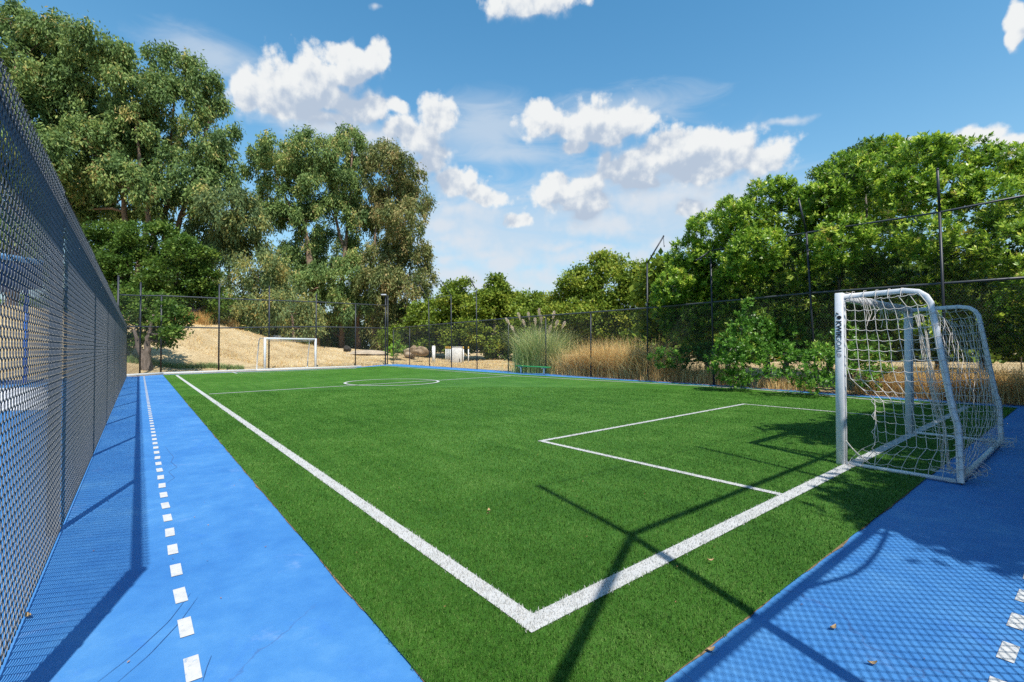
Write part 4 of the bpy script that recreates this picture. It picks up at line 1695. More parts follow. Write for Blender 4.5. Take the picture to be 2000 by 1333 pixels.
oak('largest domed oak rising behind the dry grass right of the pampas', [(1190, 522, 42, 24), (1130, 555, 42, 26), (1195, 566, 56, 36), (1240, 545, 36, 24), (1110, 590, 36, 28), (1155, 615, 54, 34), (1228, 605, 42, 38), (1262, 560, 26, 28), (1098, 622, 36, 28), (1250, 640, 44, 34), (1170, 650, 60, 30), (1120, 660, 44, 26)],
    36, [[(1165, 700), (1165, 640), (1175, 560)], [(1230, 700), (1235, 620), (1240, 560)]], 47, M_OAK2, 1.35, .42, 30, .20, .13, .28, .02, GB)
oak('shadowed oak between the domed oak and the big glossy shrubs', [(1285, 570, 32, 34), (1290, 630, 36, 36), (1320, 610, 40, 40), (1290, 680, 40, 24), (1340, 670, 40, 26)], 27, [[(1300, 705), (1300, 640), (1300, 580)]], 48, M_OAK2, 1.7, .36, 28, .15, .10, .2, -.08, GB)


def woods():
    rg = np.random.default_rng(201)
    bl = []
    for px in np.arange(-500, 1400, 42):
        for row, rr in ((640, 34), (668, 30)):
            d = 72 + rg.uniform(-5, 5)
            bl.append(B(px + rg.uniform(-15, 15), row - (16 if px < 560 else 0) + rg.uniform(-8, 8), 40, rr, d))
    for px in np.arange(1300, 2500, 60):
        for row, rr in ((560, 46), (625, 42), (680, 40)):
            d = 27 + rg.uniform(-2, 2)
            bl.append(B(px + rg.uniform(-20, 20), row + rg.uniform(-10, 10), 50, rr, d))
    V, Q, T, P = crown_mesh(bl, 1.5, .6, 30, .42, .26, 'spray', 202, .5, -.12)
    o = link('distant_woods', mesh_np('dw', V, Q, T), M_OAK2)
    tag(o, 'dark continuous wood far behind all the separate trees', 'wood', None, 'stuff')


woods()


def sky_block_woods():  # unseen trees added behind the camera to cut the sky fill
    rg = np.random.default_rng(211)
    bl = []
    for x in np.arange(-26, 34, 4.2):
        for z in (2.5, 6.5, 10.5):
            bl.append((np.array([x + rg.uniform(-1, 1), -18.5 - z * .25 + rg.uniform(-1, 1), z]), (2.8, 2.6, 2.8)))
    V, Q, T, P = crown_mesh(bl, 1.6, .6, 26, .6, .36, 'spray', 212, .5, -.1)
    o = link('sky_block_grove', mesh_np('rw', V, Q, T), M_OAK)
    tag(o, 'dense grove added unseen behind the near-end fence to block sky light', 'wood', None, 'stuff')


sky_block_woods()


# glossy shrubs / small trees on the right bank
def shrub(label, lst, depth, stem_px, seed, leafm=None, dens=42, per=17, ln=.125, wd=.052, group='big glossy shrubs along the right bank', r0=.10, jit=.8, bias=0.0, clump=.12, shell=.66, name='toyon_shrub', cat='shrub'):
    if cat == 'shrub':                                    # domed crowns, undercut below
        lst = [(a, b, c, d, (max(0, b - 510) * .009 + max(0, 470 - b) * .007)) for (a, b, c, d) in lst]
    bl = blobs_px(lst, depth, seed, jit)
    stems = []
    for sp in stem_px:
        path = [base_at(sp[0][0], depth + 2.5)] + [at(x, y, depth + (2 if y > 500 else .8)) for x, y in sp[1:]]
        path[0][2] -= .1
        stems.append(path)
    return tree(name, label, cat, stems[0][0] + (0, 0, .1), bl, stems, leafm or M_TOY, M_BARK_G, 'rosette', dens, clump, per, ln, wd, seed, group, r0, bias, shell, 2, lobe_frac=.55)


shrub('glossy shrub tree sloping down to the fence post with the outward-leaning arm',
      [(1342, 505, 42, 38), (1312, 560, 34, 36), (1382, 450, 42, 32), (1395, 520, 48, 44), (1345, 590, 46, 40), (1405, 600, 48, 46), (1422, 412, 26, 22), (1330, 635, 36, 34), (1440, 470, 40, 40), (1440, 560, 40, 50), (1390, 660, 50, 30), (1360, 545, 40, 40), (1440, 620, 40, 30), (1300, 600, 30, 30)],
      18.3, [[(1380, 710), (1385, 620), (1380, 500)], [(1420, 705), (1430, 600), (1420, 460)]], 51)
shrub('bright glossy shrub tree between the two tall fence posts with bare grey stems below',
      [(1500, 385, 46, 32), (1452, 430, 42, 36), (1545, 425, 46, 44), (1482, 490, 56, 42), (1552, 520, 54, 44), (1472, 570, 50, 42), (1562, 600, 54, 42), (1510, 640, 54, 40), (1530, 365, 24, 18), (1600, 560, 40, 40), (1590, 480, 40, 50), (1450, 510, 40, 40), (1600, 640, 40, 34), (1580, 395, 36, 30)],
      16.3, [[(1530, 705), (1550, 640), (1560, 560), (1520, 430)], [(1500, 705), (1490, 600), (1470, 470)]], 52)
shrub('tall domed glossy shrub tree above the near goal',
      [(1660, 340, 55, 36), (1718, 312, 50, 32), (1612, 390, 46, 36), (1692, 400, 64, 46), (1642, 470, 56, 46), (1722, 480, 56, 46), (1682, 555, 56, 46), (1742, 580, 46, 46), (1615, 440, 40, 40), (1640, 620, 46, 36), (1700, 630, 50, 36)],
      14.8, [[(1660, 715), (1690, 640), (1700, 500), (1690, 380)], [(1610, 715), (1640, 620), (1640, 480)]], 53)
shrub('highest glossy shrub tree behind the straight fence post right of the goal',
      [(1800, 305, 55, 32), (1880, 308, 56, 36), (1950, 325, 56, 36), (1830, 375, 64, 46), (1922, 395, 64, 46), (1800, 465, 56, 46), (1882, 495, 62, 46), (1962, 480, 56, 54), (1832, 570, 56, 38), (1922, 580, 56, 46), (1770, 380, 40, 50), (1860, 640, 60, 34), (1790, 630, 46, 36)],
      13.3, [[(1830, 720), (1840, 620), (1850, 480), (1860, 360)], [(1920, 720), (1920, 600), (1930, 450)]], 54)
shrub('glossy shrub tree cut by the right edge of the view',
      [(2040, 335, 56, 46), (2060, 430, 64, 54), (2030, 550, 56, 56), (2090, 600, 70, 60), (1990, 650, 50, 44), (2130, 480, 70, 70), (2120, 370, 60, 50), (2010, 420, 46, 50)],
      12.3, [[(2040, 720), (2040, 600), (2050, 420)], [(2110, 720), (2110, 600), (2110, 460)]], 55)
oak('dark distant evergreen peeping over the domed glossy shrubs', [(1640, 328, 40, 22), (1690, 302, 40, 16), (1602, 340, 20, 10), (1745, 292, 34, 12), (1660, 370, 60, 30), (1720, 340, 60, 30), (1790, 300, 30, 12), (1680, 440, 70, 60)], 30, [[(1690, 640), (1690, 480), (1680, 350)]], 56, M_OAK, 1.6, .3, 28, .14, .09, .25, -.05, None, 1.0, 'evergreen_tree')

GBSH = 'low bushes growing through the fence'
shrub('upright leafy bush with a tall shoot pushing through the right fence', [(1432, 680, 34, 30), (1420, 720, 30, 26), (1455, 715, 32, 32), (1445, 640, 18, 28), (1462, 605, 10, 22), (1400, 700, 18, 18), (1480, 690, 22, 26), (1440, 740, 40, 14)], 14.3, [[(1440, 752), (1442, 700), (1448, 640)]], 61, M_BUSH, 24, 16, .09, .040, GBSH, .02, .25, 0, .10, .5, 'bush', 'bush')
shrub('wide low bush at the fence just left of the near goal post', [(1555, 715, 34, 28), (1600, 705, 34, 34), (1630, 725, 30, 30), (1590, 745, 44, 18), (1640, 690, 22, 26), (1530, 690, 24, 20), (1510, 730, 18, 14)], 12.9, [[(1595, 760), (1595, 720), (1600, 700)]], 62, M_BUSH, 24, 16, .09, .040, GBSH, .02, .25, .04, .10, .5, 'bush', 'bush')
shrub('leafy bush seen through the near goal net', [(1680, 700, 34, 26), (1715, 680, 22, 24), (1690, 740, 30, 22), (1660, 660, 24, 24), (1725, 715, 20, 20)], 13.4, [[(1690, 765), (1690, 720), (1690, 690)]], 63, M_BUSH, 24, 16, .09, .040, GBSH, .02, .25, .02, .10, .5, 'bush', 'bush')
shrub('bush at the right edge of the view beyond the goal', [(1985, 640, 34, 34), (1960, 600, 24, 24), (2020, 660, 34, 34), (2000, 600, 30, 30)], 13.5, [[(1995, 700), (1992, 650), (1990, 610)]], 64, M_BUSH, 24, 16, .09, .040, GBSH, .02, .25, .0, .10, .5, 'bush', 'bush')
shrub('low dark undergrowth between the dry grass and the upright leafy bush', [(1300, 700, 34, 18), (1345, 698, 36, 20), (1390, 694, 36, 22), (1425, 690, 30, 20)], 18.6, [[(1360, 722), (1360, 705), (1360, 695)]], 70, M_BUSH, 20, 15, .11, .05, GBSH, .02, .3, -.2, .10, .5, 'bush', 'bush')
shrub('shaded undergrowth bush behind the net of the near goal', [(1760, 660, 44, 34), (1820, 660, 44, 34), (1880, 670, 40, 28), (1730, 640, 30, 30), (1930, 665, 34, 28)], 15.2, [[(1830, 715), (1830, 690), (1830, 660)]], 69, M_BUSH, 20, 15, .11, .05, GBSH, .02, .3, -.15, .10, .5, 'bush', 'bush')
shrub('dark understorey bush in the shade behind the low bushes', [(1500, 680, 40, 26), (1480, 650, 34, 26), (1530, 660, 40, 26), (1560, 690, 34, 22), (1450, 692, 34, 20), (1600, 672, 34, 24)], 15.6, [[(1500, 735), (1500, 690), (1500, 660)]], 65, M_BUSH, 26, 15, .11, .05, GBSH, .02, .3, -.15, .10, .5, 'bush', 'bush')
shrub('small round yellow-green bush by the dirt heap beyond the far corner post', [(772, 684, 13, 12), (785, 688, 11, 10), (762, 688, 9, 10), (776, 676, 8, 7)], 44, [[(775, 698), (775, 690), (775, 682)]], 66, M_BUSH, 3.5, 16, .26, .11, None, .04, .2, .25, .28, .5, 'bush', 'bush')
shrub('small pale green weed seen through the distant goal', [(546, 715, 12, 6), (552, 711, 8, 5), (538, 716, 6, 4)], 35, [[(547, 719), (547, 714), (548, 711)]], 67, M_BUSH, 3.0, 12, .24, .06, None, .012, .1, .3, .15, .4, 'weed', 'plant')

# the tree behind the near fence that shades the goal
def shade_tree():
    rg = np.random.default_rng(71)
    bl = []
    for (x, y, z, r_) in [(2.5, -4.6, 5.6, .75), (2.9, -5.0, 5.8, .95), (3.6, -5.8, 5.8, 1.15), (3.5, -4.9, 6.0, 1.0), (5.9, -4.0, 6.2, 1.35), (4.9, -5.5, 5.6, 1.35), (6.6, -4.1, 6.6, 1.3), (6.4, -5.0, 6.0, 1.6), (8.2, -4.4, 6.6, 1.5), (8.4, -5.6, 6.0, 1.7), (10.0, -4.4, 6.4, 1.6), (11.6, -4.6, 6.4, 1.6), (10.4, -6.2, 5.8, 1.7), (13.2, -4.4, 6.4, 1.5), (12.6, -6.0, 6, 1.7), (3.9, -6.6, 5.6, 1.2), (7.4, -6.8, 6.6, 1.6), (4.4, -8.6, 6.6, 2.0), (7.2, -9.6, 8.0, 2.4), (10.2, -9.4, 7.6, 2.4), (13.4, -8.6, 7.0, 2.2), (8.6, -12.0, 7.6, 2.4), (12.0, -11.6, 7.2, 2.4), (15.6, -6.4, 6.4, 2.0)]:  # rear crown blobs are added, out of view, to hold back sky light
        bl.append((np.array([x, y, z]), (r_, r_, r_ * .62)))
    tree('oak_tree', 'spreading tree behind the near fence whose shade falls over the closer goal', 'tree', (8.0, -8.0, 0), bl,
         [[(8.0, -8.0, -.1), (7.9, -7.6, 2.2), (7.2, -6.2, 4.6)], [(7.95, -7.7, 1.6), (9.6, -6.6, 3.8), (10.6, -5.4, 5.2)]], M_OAK, M_BARK_O, 'spray', 12, .30, 34, .18, .12, 71, None, .26)


shade_tree()


# ------------------------------------------------------------------ pampas, dry grass, small things beyond
def grass_tufts(n, place, h, w, seed, lean=.5, segs=3, tint=(0.2, 1.0)):
    """arching blades; place(rng,n) -> (n,3) roots"""
    r = np.random.default_rng(seed)
    p = place(r, n)
    a = r.uniform(0, 2 * np.pi, n)
    H = h * r.uniform(.55, 1.15, n)
    ln = r.uniform(.1, lean, n) * H
    dr = np.stack([np.cos(a), np.sin(a), 0 * a], -1)
    sd = np.stack([-np.sin(a), np.cos(a), 0 * a], -1)
    V = []
    for k in range(segs + 1):
        s = k / segs
        c = p + dr * (ln * s ** 2)[:, None] + np.array([0, 0, 1.0]) * (H * (s - .22 * (ln / H) * s ** 3))[:, None]
        ww = (w * (1 - .85 * s))
        V += [c - sd * ww, c + sd * ww]
    V = np.stack(V, 1)
    m = 2 * (segs + 1)
    base = (np.arange(n) * m)[:, None]
    Q = np.concatenate([base + np.array([2 * k, 2 * k + 1, 2 * k + 3, 2 * k + 2]) for k in range(segs)])
    T = np.repeat(r.uniform(tint[0], tint[1], n), m)
    return V.reshape(-1, 3), Q, T


M_PAMP = mat_leaf('pampas_leaf', [(0, (0.114, 0.203, 0.070)), (0.45, (0.325, 0.437, 0.156)), (0.75, (0.683, 0.655, 0.281)), (1, (0.900, 0.827, 0.421))], .35, .5, .2)
M_PLUME = mat_leaf('pampas_plume', [(0, (0.62, 0.50, 0.38)), (1, (0.86, 0.74, 0.60))], .3, .8, .1)
M_DRY = mat_leaf('dry_grass_blade', [(0, (0.338, 0.182, 0.069)), (0.3, (0.598, 0.377, 0.138)), (0.7, (0.832, 0.585, 0.250)), (1, (0.900, 0.780, 0.400))], .35, .7, .12)
M_LEAFLITTER = mat_leaf('dead_leaf', [(0, (0.16, 0.06, 0.03)), (0.5, (0.30, 0.14, 0.07)), (1, (0.48, 0.34, 0.18))], .1, .8, .1)


def pampas():
    c = on_fence_x(1036) + np.array([1.0, 0.3, 0])
    c[2] = float(tz(c[0], c[1]))
    k = depth_of(c) / F
    root = empty('pampas_grass', tuple(c))
    tag(root, 'tall pampas grass clump with pale feathery plumes behind the green bench', 'grass clump')
    V, Q, T = grass_tufts(2600, lambda r, n: r.normal(0, .56, (n, 3)) * (1, 1.0, 0), 2.6, .012, 81, .95, 5, (0.1, .95))
    V2, Q2, T2 = grass_tufts(1500, lambda r, n: r.normal(0, .62, (n, 3)) * (1, 1.0, 0), 1.35, .012, 82, 1.3, 5, (0.0, .5))
    o = link('foliage', mesh_np('f', np.concatenate([V, V2]), np.concatenate([Q, Q2 + len(V)]), np.concatenate([T, T2])), M_PAMP, root)
    rg = np.random.default_rng(83)
    tips = [(990, 625), (1013, 615), (1032, 614), (1053, 607), (1057, 620), (1082, 612), (1088, 630), (1102, 632), (1075, 640), (1045, 625), (1000, 640), (1022, 628)]
    for (px, py) in tips:
        t = at(px, py, depth_of(c) + rg.uniform(-.5, .5)) - c
        b = np.array([t[0] * .25, t[1] * .25, 0.2])
        st = MB()
        m1 = (b + t) / 2 + (0, 0, .15)
        st.tube([b, m1, t], [.008, .006, .004], 5, False, .3)
        d = unit(t - m1)
        L = .46
        nb = 240
        s = rg.uniform(0, 1, nb)
        root_p = t - d * (L * .75) + d * (s * L)[:, None]
        rad = .055 * np.sin(np.pi * np.clip(s * .85 + .12, 0, 1))
        u = unit(np.cross(np.repeat(d[None], nb, 0), rg.normal(size=(nb, 3))))
        dd = unit(d * .8 + u * .6)
        sd = unit(np.cross(dd, rg.normal(size=(nb, 3))))
        V3 = leaf_quads(root_p, dd, sd, rad * 2.4 + .03, np.full(nb, .018))
        st.add(V3, np.arange(4 * nb).reshape(-1, 4), None, np.repeat(rg.uniform(.2, 1, nb), 4))
        st.build('plume', M_PLUME, root)


pampas()


def dry_patch(n, corners_px, depth, h, w, seed, lean=.7):
    """stand of tall dry stalks over a ground patch given by columns and metres behind the fence"""
    x0, x1 = corners_px

    def place(r, n):
        px = r.uniform(x0, x1, n)
        out = np.zeros((n, 3))
        back = r.uniform(depth[0], depth[1], n)
        # fence points by interpolation
        cols = np.linspace(x0, x1, 12)
        fp = np.array([on_fence_x(c) for c in cols])
        out[:, 0] = np.interp(px, cols, fp[:, 0]) + back
        out[:, 1] = np.interp(px, cols, fp[:, 1]) + r.normal(0, .2, n)
        clump = 0.14 * r.normal(size=(n, 2))
        out[:, :2] += clump
        out[:, 2] = tz(out[:, 0], out[:, 1]) - .02
        return out
    return grass_tufts(n, place, h, w, seed, lean, 4)


def dry_grass():
    parts = [dry_patch(8200, (1080, 1275), (.12, 2.6), 1.5, .009, 91, 1.5), dry_patch(3000, (1110, 1240), (.4, 2.2), 1.9, .009, 92, 1.1), dry_patch(1800, (1270, 1400), (.15, 2.0), .75, .008, 93),
             dry_patch(7000, (1680, 2120), (.2, 2.6), .95, .008, 94, 1.5), dry_patch(700, (1485, 1560), (-.1, .5), .5, .007, 95), dry_patch(1200, (1085, 1300), (.0, .5), .45, .007, 96), dry_patch(2600, (1700, 2100), (.05, .8), .55, .007, 98, 1.0)]
    k, Vs, Qs, Ts = 0, [], [], []
    for V, Q, T in parts:
        Vs.append(V)
        Qs.append(Q + k)
        Ts.append(T)
        k += len(V)
    o = link('tall_dry_grass', mesh_np('dg', np.concatenate(Vs), np.concatenate(Qs), np.concatenate(Ts)), M_DRY)
    tag(o, 'tall golden dry grass standing behind the right fence', 'dry grass', None, 'stuff')

    # short dry stubble over the mound and the strip behind the fences
    def place(r, n):
        out = np.zeros((n, 3))
        px = r.uniform(235, 1010, n)
        dep = 31 + 16 * r.uniform(0, 1, n) ** 1.3
        lat = (px - 1000) / F * dep
        out[:, 0] = CAMXY[0] + dep * _s + lat * _c
        out[:, 1] = CAMXY[1] + dep * _c - lat * _s
        yf = out[:, 1] - 0.28 * (out[:, 0] + 2) - 28
        out[:, 2] = np.where((yf > .6) | (out[:, 0] > 15.9), tz(out[:, 0], out[:, 1]) - .02, -1.0)
        return out
    V, Q, T = grass_tufts(15000, place, .17, .016, 97, 1.1, 2)
    o = link('dry_stubble', mesh_np('ds', V, Q, T), M_DRY)
    tag(o, 'short straw-coloured stubble over the mound beyond the far fence', 'dry grass', None, 'stuff')
    # green-brown weeds along the foot of the far fence

    def place2(r, n):
        t = r.uniform(0, 1, n)
        cols = np.linspace(245, 480, 10)
        out = np.array([G(c, 728 - (c - 245) * .02) for c in cols])
        i = t * 9
        b = np.stack([np.interp(i, np.arange(10), out[:, j]) for j in range(3)], -1)
        b[:, 1] += r.uniform(.5, 1.2, n)
        b[:, 2] = tz(b[:, 0], b[:, 1]) - .02
        return b
    V, Q, T = grass_tufts(2400, place2, .34, .014, 99, .9, 2, (0, .6))
    o = link('fence_weeds', mesh_np('fw', V, Q, T), M_PAMP)
    tag(o, 'low greenish weeds along the foot of the far fence', 'weeds', None, 'stuff')


dry_grass()


def dry_bush():
    for (px, py, rpx, h_, lab) in ((385, 690, 16, 1.15, 'round golden dry bush on the mound left of the distant goal'), (432, 668, 20, .9, 'scrubby brown dry bush on the crest of the mound under the weeping eucalyptus')):
        d = 37.5 if px < 400 else 40.5
        c = at(px, py, d)
        c[2] = float(tz(c[0], c[1])) - .03
        V, Q, T = grass_tufts(900, lambda r, n: r.normal(0, rpx * d / F * .55, (n, 3)) * (1, 1, 0), h_, .012, px, 1.2, 3, (.1, .8))
        root = empty('dry_bush', tuple(c))
        tag(root, lab, 'bush', 'dry bushes on the mound')
        link('twigs', mesh_np('twigs', V, Q, T), M_DRY, root)


dry_bush()


def litter():
    r = np.random.default_rng(111)

    def leaves(P, s, name='litter'):
        n = len(P)
        a = r.uniform(0, 6.28, n)
        d = np.stack([np.cos(a), np.sin(a), r.normal(0, .2, n)], -1)
        sd = np.stack([-np.sin(a), np.cos(a), r.normal(0, .3, n)], -1)
        V = leaf_quads(P - d * s / 2, d, sd, s * r.uniform(.7, 1.3, n), s * r.uniform(.3, .5, n))
        V[:, 2] = np.maximum(V[:, 2], P[:, 2].min() - .002)
        return mesh_np(name, V, np.arange(4 * n).reshape(-1, 4), np.repeat(r.uniform(0, 1, n), 4))
    cols = np.linspace(1100, 2100, 30)
    fp = np.array([on_fence_x(c) for c in cols])
    n = 2600
    px = r.uniform(1100, 2100, n)
    P = np.stack([np.interp(px, cols, fp[:, 0]) - .10 - np.abs(r.normal(0, .16, n)), np.interp(px, cols, fp[:, 1]) + r.normal(0, .1, n), np.full(n, .022)], -1)
    tag(link('leaf_litter', leaves(P, .07), M_LEAFLITTER), 'brown fallen leaves drifted along the foot of the right fence', 'leaves', None, 'stuff')
    # scattered bits on turf and court: too many and too small to name one by one
    x, y = scatter_view(300, 2.4, 14, 1.1, 112)
    ok = (x > -1.9) & (y < 26) & (y > -1.6)
    P = np.stack([x[ok], y[ok], np.where(in_poly(x[ok], y[ok], TURF), .036, .008)], -1)
    tag(link('scattered_debris', leaves(P, .016), M_LEAFLITTER), 'tiny dry leaf bits sprinkled over turf and court', 'leaves', None, 'stuff')
    named = [((955, 1007), .05, 'pale curled leaf lying on open turf left of the fence shadow'), ((1388, 1107), .04, 'tan leaf on the blue court inside the loop of cable shadow'),
             ((1627, 1231), .045, 'large tan leaf on blue court close to the shadow of the post'), ((1704, 1301), .04, 'brown leaf lowest on the blue court at the bottom right'),
             ((55, 1208), .055, 'pale leaf under the mesh shadow at the foot of the left fence'), ((1388, 1275), .045, 'curled tan leaf on the blue court at the frayed turf edge')]
    for (px, py), s, lab in named:
        p = G(px, py)
        on = in_poly(p[:1], p[1:2], TURF)[0]
        p[2] = .036 if on else .008
        mb = MB()
        a = r.uniform(0, 6)
        u, v = np.array([math.cos(a), math.sin(a), 0]), np.array([-math.sin(a), math.cos(a), 0])
        n = 7
        V = []
        for i in range(n):
            t = i / (n - 1)
            w = s * .24 * math.sin(math.pi * (.06 + .9 * t))
            c = u * (t - .5) * s + np.array([0, 0, .25 * s * (2 * t - 1) ** 2])
            V += [c + v * w + (0, 0, .006), c, c - v * w + (0, 0, .006)]
        Qs = []
        for i in range(n - 1):
            for j in (0, 1):
                Qs.append([3 * i + j, 3 * i + j + 1, 3 * i + 4 + j, 3 * i + 3 + j])
        mb.add(V, Qs, None, .9)
        o = mb.build('fallen_leaf', M_LEAFLITTER)
        o.location = tuple(p)
        tag(o, lab, 'leaf', 'single fallen leaves')


litter()


def rocks_and_pipes():
    M_ROCK = mat_plain('brown_rock', (0.30, 0.22, 0.14), .95, .1, .45, 3, 0, .8)
    M_DIRT = mat_plain('grey_dirt', (0.42, 0.34, 0.25), .95, .1, .25, 2, 0, .6)
    M_WROCK = mat_plain('pale_rock', (0.62, 0.58, 0.52), .9, .1, .2, 4, 0, .5)
    M_CONC = mat_plain('pale_concrete', (0.62, 0.60, 0.56), .9, .1, .15, 5)
    M_PIPE = mat_plain('white_pipe', (0.78, 0.78, 0.76), .5, .4, .06, 5)
    M_YEL = mat_plain('yellow_cap', (0.70, 0.42, 0.06), .5, .4, .1, 5)
    M_DEB = mat_plain('dark_debris', (0.06, 0.055, 0.05), .9, .1, .4, 5)

    def lump(name, label, cat, px, py, rx, ry, depth, mat, seed, rough=.22, group=None):
        import bmesh
        c = at(px, py, depth)
        k = depth / F
        bm = bmesh.new()
        bmesh.ops.create_icosphere(bm, subdivisions=4, radius=1)
        rg = np.random.default_rng(seed)
        ph = rg.uniform(0, 6, (6, 3))
        fr = rg.uniform(1.2, 5.5, (6, 3))
        z0 = float(tz(c[0], c[1])) - .08
        for v in bm.verts:
            p = np.array(v.co)
            s = 1 + sum(rough * .5 * math.sin(float(fr[i] @ p + ph[i].sum())) / (1 + .5 * i) for i in range(6))
            q = p * s * (rx * k, rx * k * .8, ry * k)
            v.co = (q[0], q[1], max(q[2], z0 - c[2]))
        me = bpy.data.meshes.new(name)
        bm.to_mesh(me)
        bm.free()
        o = link(name, me, mat)
        o.location = tuple(c)
        tag(o, label, cat, group)
    lump('dirt_mound', 'long low heap of grey dirt left of the round bush', 'dirt heap', 715, 694, 46, 9, 47, M_DIRT, 1, .16)
    lump('dirt_mound', 'small pale dirt heap right of the round bush', 'dirt heap', 800, 690, 13, 10, 47, M_DIRT, 2, .2)
    lump('boulder', 'large brown boulder beside the white pipe', 'boulder', 823, 687, 13, 9, 44, M_ROCK, 3, .25)
    lump('boulder', 'smaller brown boulder behind the large one', 'boulder', 809, 684, 8, 8, 46, M_ROCK, 4, .25)
    lump('boulder', 'pale upright rock on top of the mound behind the goal', 'rock', 507, 652, 5, 4.5, 43, M_WROCK, 5, .25)
    lump('boulder', 'flat white rock on the mound just above the goal crossbar', 'rock', 541, 659, 8, 3.4, 43, M_WROCK, 6, .25)
    lump('debris_pile', 'dark heap of debris on the dirt beyond the goal', 'debris', 677, 682, 6, 5, 46, M_DEB, 7, .4)

    D = 43.0

    def pipe(px, y0, y1, wpx, label, cap=True, name='marker_post', cat='post', group='white posts with yellow tops', depth=D):
        b = at(px, y0, depth)
        b[2] = float(tz(b[0], b[1])) - .05
        z = at(px, y1, depth)[2] - b[2]
        r_ = wpx / 2 * depth / F
        root = empty(name, tuple(b))
        tag(root, label, cat, group)
        mb = MB()
        zc = z * (.86 if cap else .97)
        mb.tube([(0, 0, 0), (0, 0, zc)], r_, 12)
        mb.build('shaft', M_PIPE, root, True)
        mb = MB()
        mb.tube([(0, 0, zc), (0, 0, z - .01), (0, 0, z + .02)], [r_ * 1.05, r_ * 1.05, r_ * .5], 12)
        mb.build('cap', M_YEL if cap else M_PIPE, root, True)
    pipe(847, 695, 676, 6.5, 'thick white standpipe beside the large boulder', False, 'standpipe', 'pipe', None)
    for px, lab in ((871, 'leftmost yellow-topped white post beyond the fence'), (875, 'second yellow-topped post from the left, close to the leftmost'), (879, 'third yellow-topped post, nearest the left side of the concrete box'),
                    (905, 'yellow-topped post against the right side of the concrete box'), (915, 'lone yellow-topped post right of the concrete box')):
        pipe(px, 696, 677.5, 2.0, lab)
    c = at(893, 696, D + .5)
    c[2] = float(tz(c[0], c[1]))
    root = empty('utility_box', tuple(c))
    tag(root, 'pale concrete utility box with a dark slot standing among the yellow-topped posts', 'utility box')
    k = D / F
    mb = MB()
    z = at(893, 679, D)[2] - c[2]
    mb.box((0, 0, z / 2 - .05), (20 * k, .9, z + .1), rotz(-YAW), .03)
    mb.build('body', M_CONC, root)
    mb = MB()
    mb.box((0, 0, z + .03), (20.6 * k, .96, .06), rotz(-YAW), .01)
    mb.build('lid', M_CONC, root)
    mb = MB()
    off = np.array([.28, -.455, .25]) @ rotz(-YAW).T
    mb.box(off, (.08, .03, .3), rotz(-YAW))
    mb.build('slot', M_DEB, root)


rocks_and_pipes()


def lamp_post():
    b = G(752, 713)
    b = b + np.array([.2, .4, 0])
    b[2] = float(tz(b[0], b[1])) - .05
    root = empty('floodlight_post', tuple(b))
    tag(root, 'thin dark pole with a small grey floodlight head at the far corner of the fence', 'floodlight')
    z = hgt(b, 578) - b[2]
    post_mb((0, 0, 0), (0, 0, z), .05).build('pole', M_POST, root, True)
    m = mat_plain('grey_lamp_head', (.45, .47, .5), .5, .4, .1, 5)
    mb = MB()
    mb.box((-.16, 0, z + .06), (.42, .26, .10), rotz(-YAW), .03)
    mb.build('lamp_head', m, root)
    mb = MB()
    mb.tube([(0, 0, z - .02), (-.05, 0, z + .02)], .03, 8)
    mb.build('bracket', M_POST, root)


lamp_post()


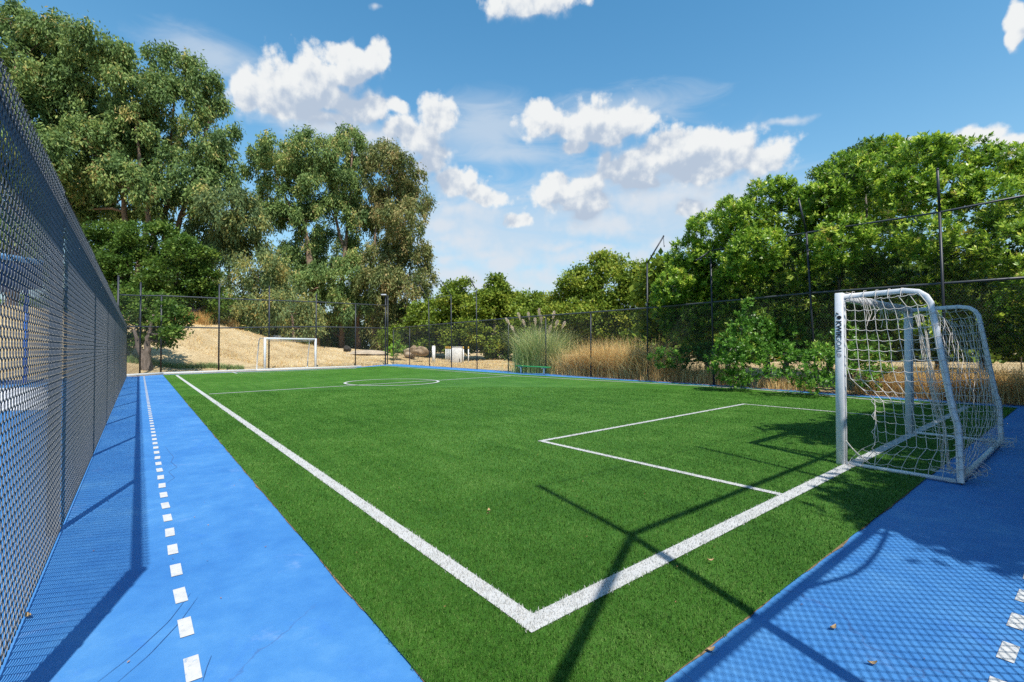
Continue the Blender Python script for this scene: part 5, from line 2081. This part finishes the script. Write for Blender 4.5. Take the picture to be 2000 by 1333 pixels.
def canopy():
    """blue shade roof beyond the left fence"""
    a = at(-260, 448, 13.0)
    b = at(84, 512, 17.5)
    root = empty('shade_canopy', (float(b[0]), float(b[1]), 0))
    tag(root, 'dark blue shade canopy with a pale blue edge, seen through the left fence', 'canopy')
    m_d = mat_plain('navy_canopy', (.012, .035, .12), .7, .2, .15, 3)
    m_l = mat_plain('pale_blue_trim', (.22, .45, .78), .6, .3, .1, 3)
    m_p = mat_plain('blue_pole', (.03, .13, .50), .5, .4, .1, 3)
    o = np.array([b[0], b[1], 0])
    d = (a - b)[:2]
    L = np.linalg.norm(d)
    d = d / L
    n = np.array([-d[1], d[0]])
    if n @ (np.array([-12, 20]) - b[:2]) < 0:
        n = -n
    ztop = float(b[2])

    def P(s, t, z):
        q = b[:2] + d * s + n * t
        return np.array([q[0], q[1], z]) - o
    mb = MB()
    V = [P(0, .0, ztop - .16), P(L, 0, ztop - .16), P(L, 2.4, ztop - .5), P(0, 2.4, ztop - .5), P(0, 0, ztop - 1.0), P(L, 0, ztop - 1.0), P(L, 2.4, ztop - 1.2), P(0, 2.4, ztop - 1.2)]
    mb.add(V, [[0, 1, 2, 3], [7, 6, 5, 4], [4, 5, 1, 0], [5, 6, 2, 1], [6, 7, 3, 2], [7, 4, 0, 3]])
    mb.build('roof', m_d, root)
    mb = MB()
    V = [P(-.02, -.03, ztop - .14), P(L, -.03, ztop - .14), P(L, -.03, ztop + .06), P(-.02, -.03, ztop + .06), P(-.02, .3, ztop - .14), P(L, .3, ztop - .14), P(L, .3, ztop + .02), P(-.02, .3, ztop + .02)]
    mb.add(V, [[0, 1, 2, 3], [7, 6, 5, 4], [3, 2, 6, 7], [0, 4, 5, 1], [1, 5, 6, 2], [0, 3, 7, 4]])
    mb.build('edge_trim', m_l, root)
    for s in (.3, L - .3):
        for t in (.3, 2.1):
            mb = MB()
            q = P(s, t, 0)
            mb.tube([q, q + (0, 0, ztop - 1.0)], .06, 10)
            mb.build('pole', m_p, root, True)


canopy()
# pale concrete apron seen through the left fence
M_SLAB = mat_plain('pale_concrete_slab', (0.58, 0.58, 0.60), .9, .15, .12, 1.2)
sheet('concrete_apron', [tuple(at(-300, 757, 14.5)[:2]), tuple(at(-300, 800, 9.5)[:2]), tuple(at(100, 800, 10.3)[:2]), tuple(at(90, 757, 16.2)[:2])], 0.005, M_SLAB)
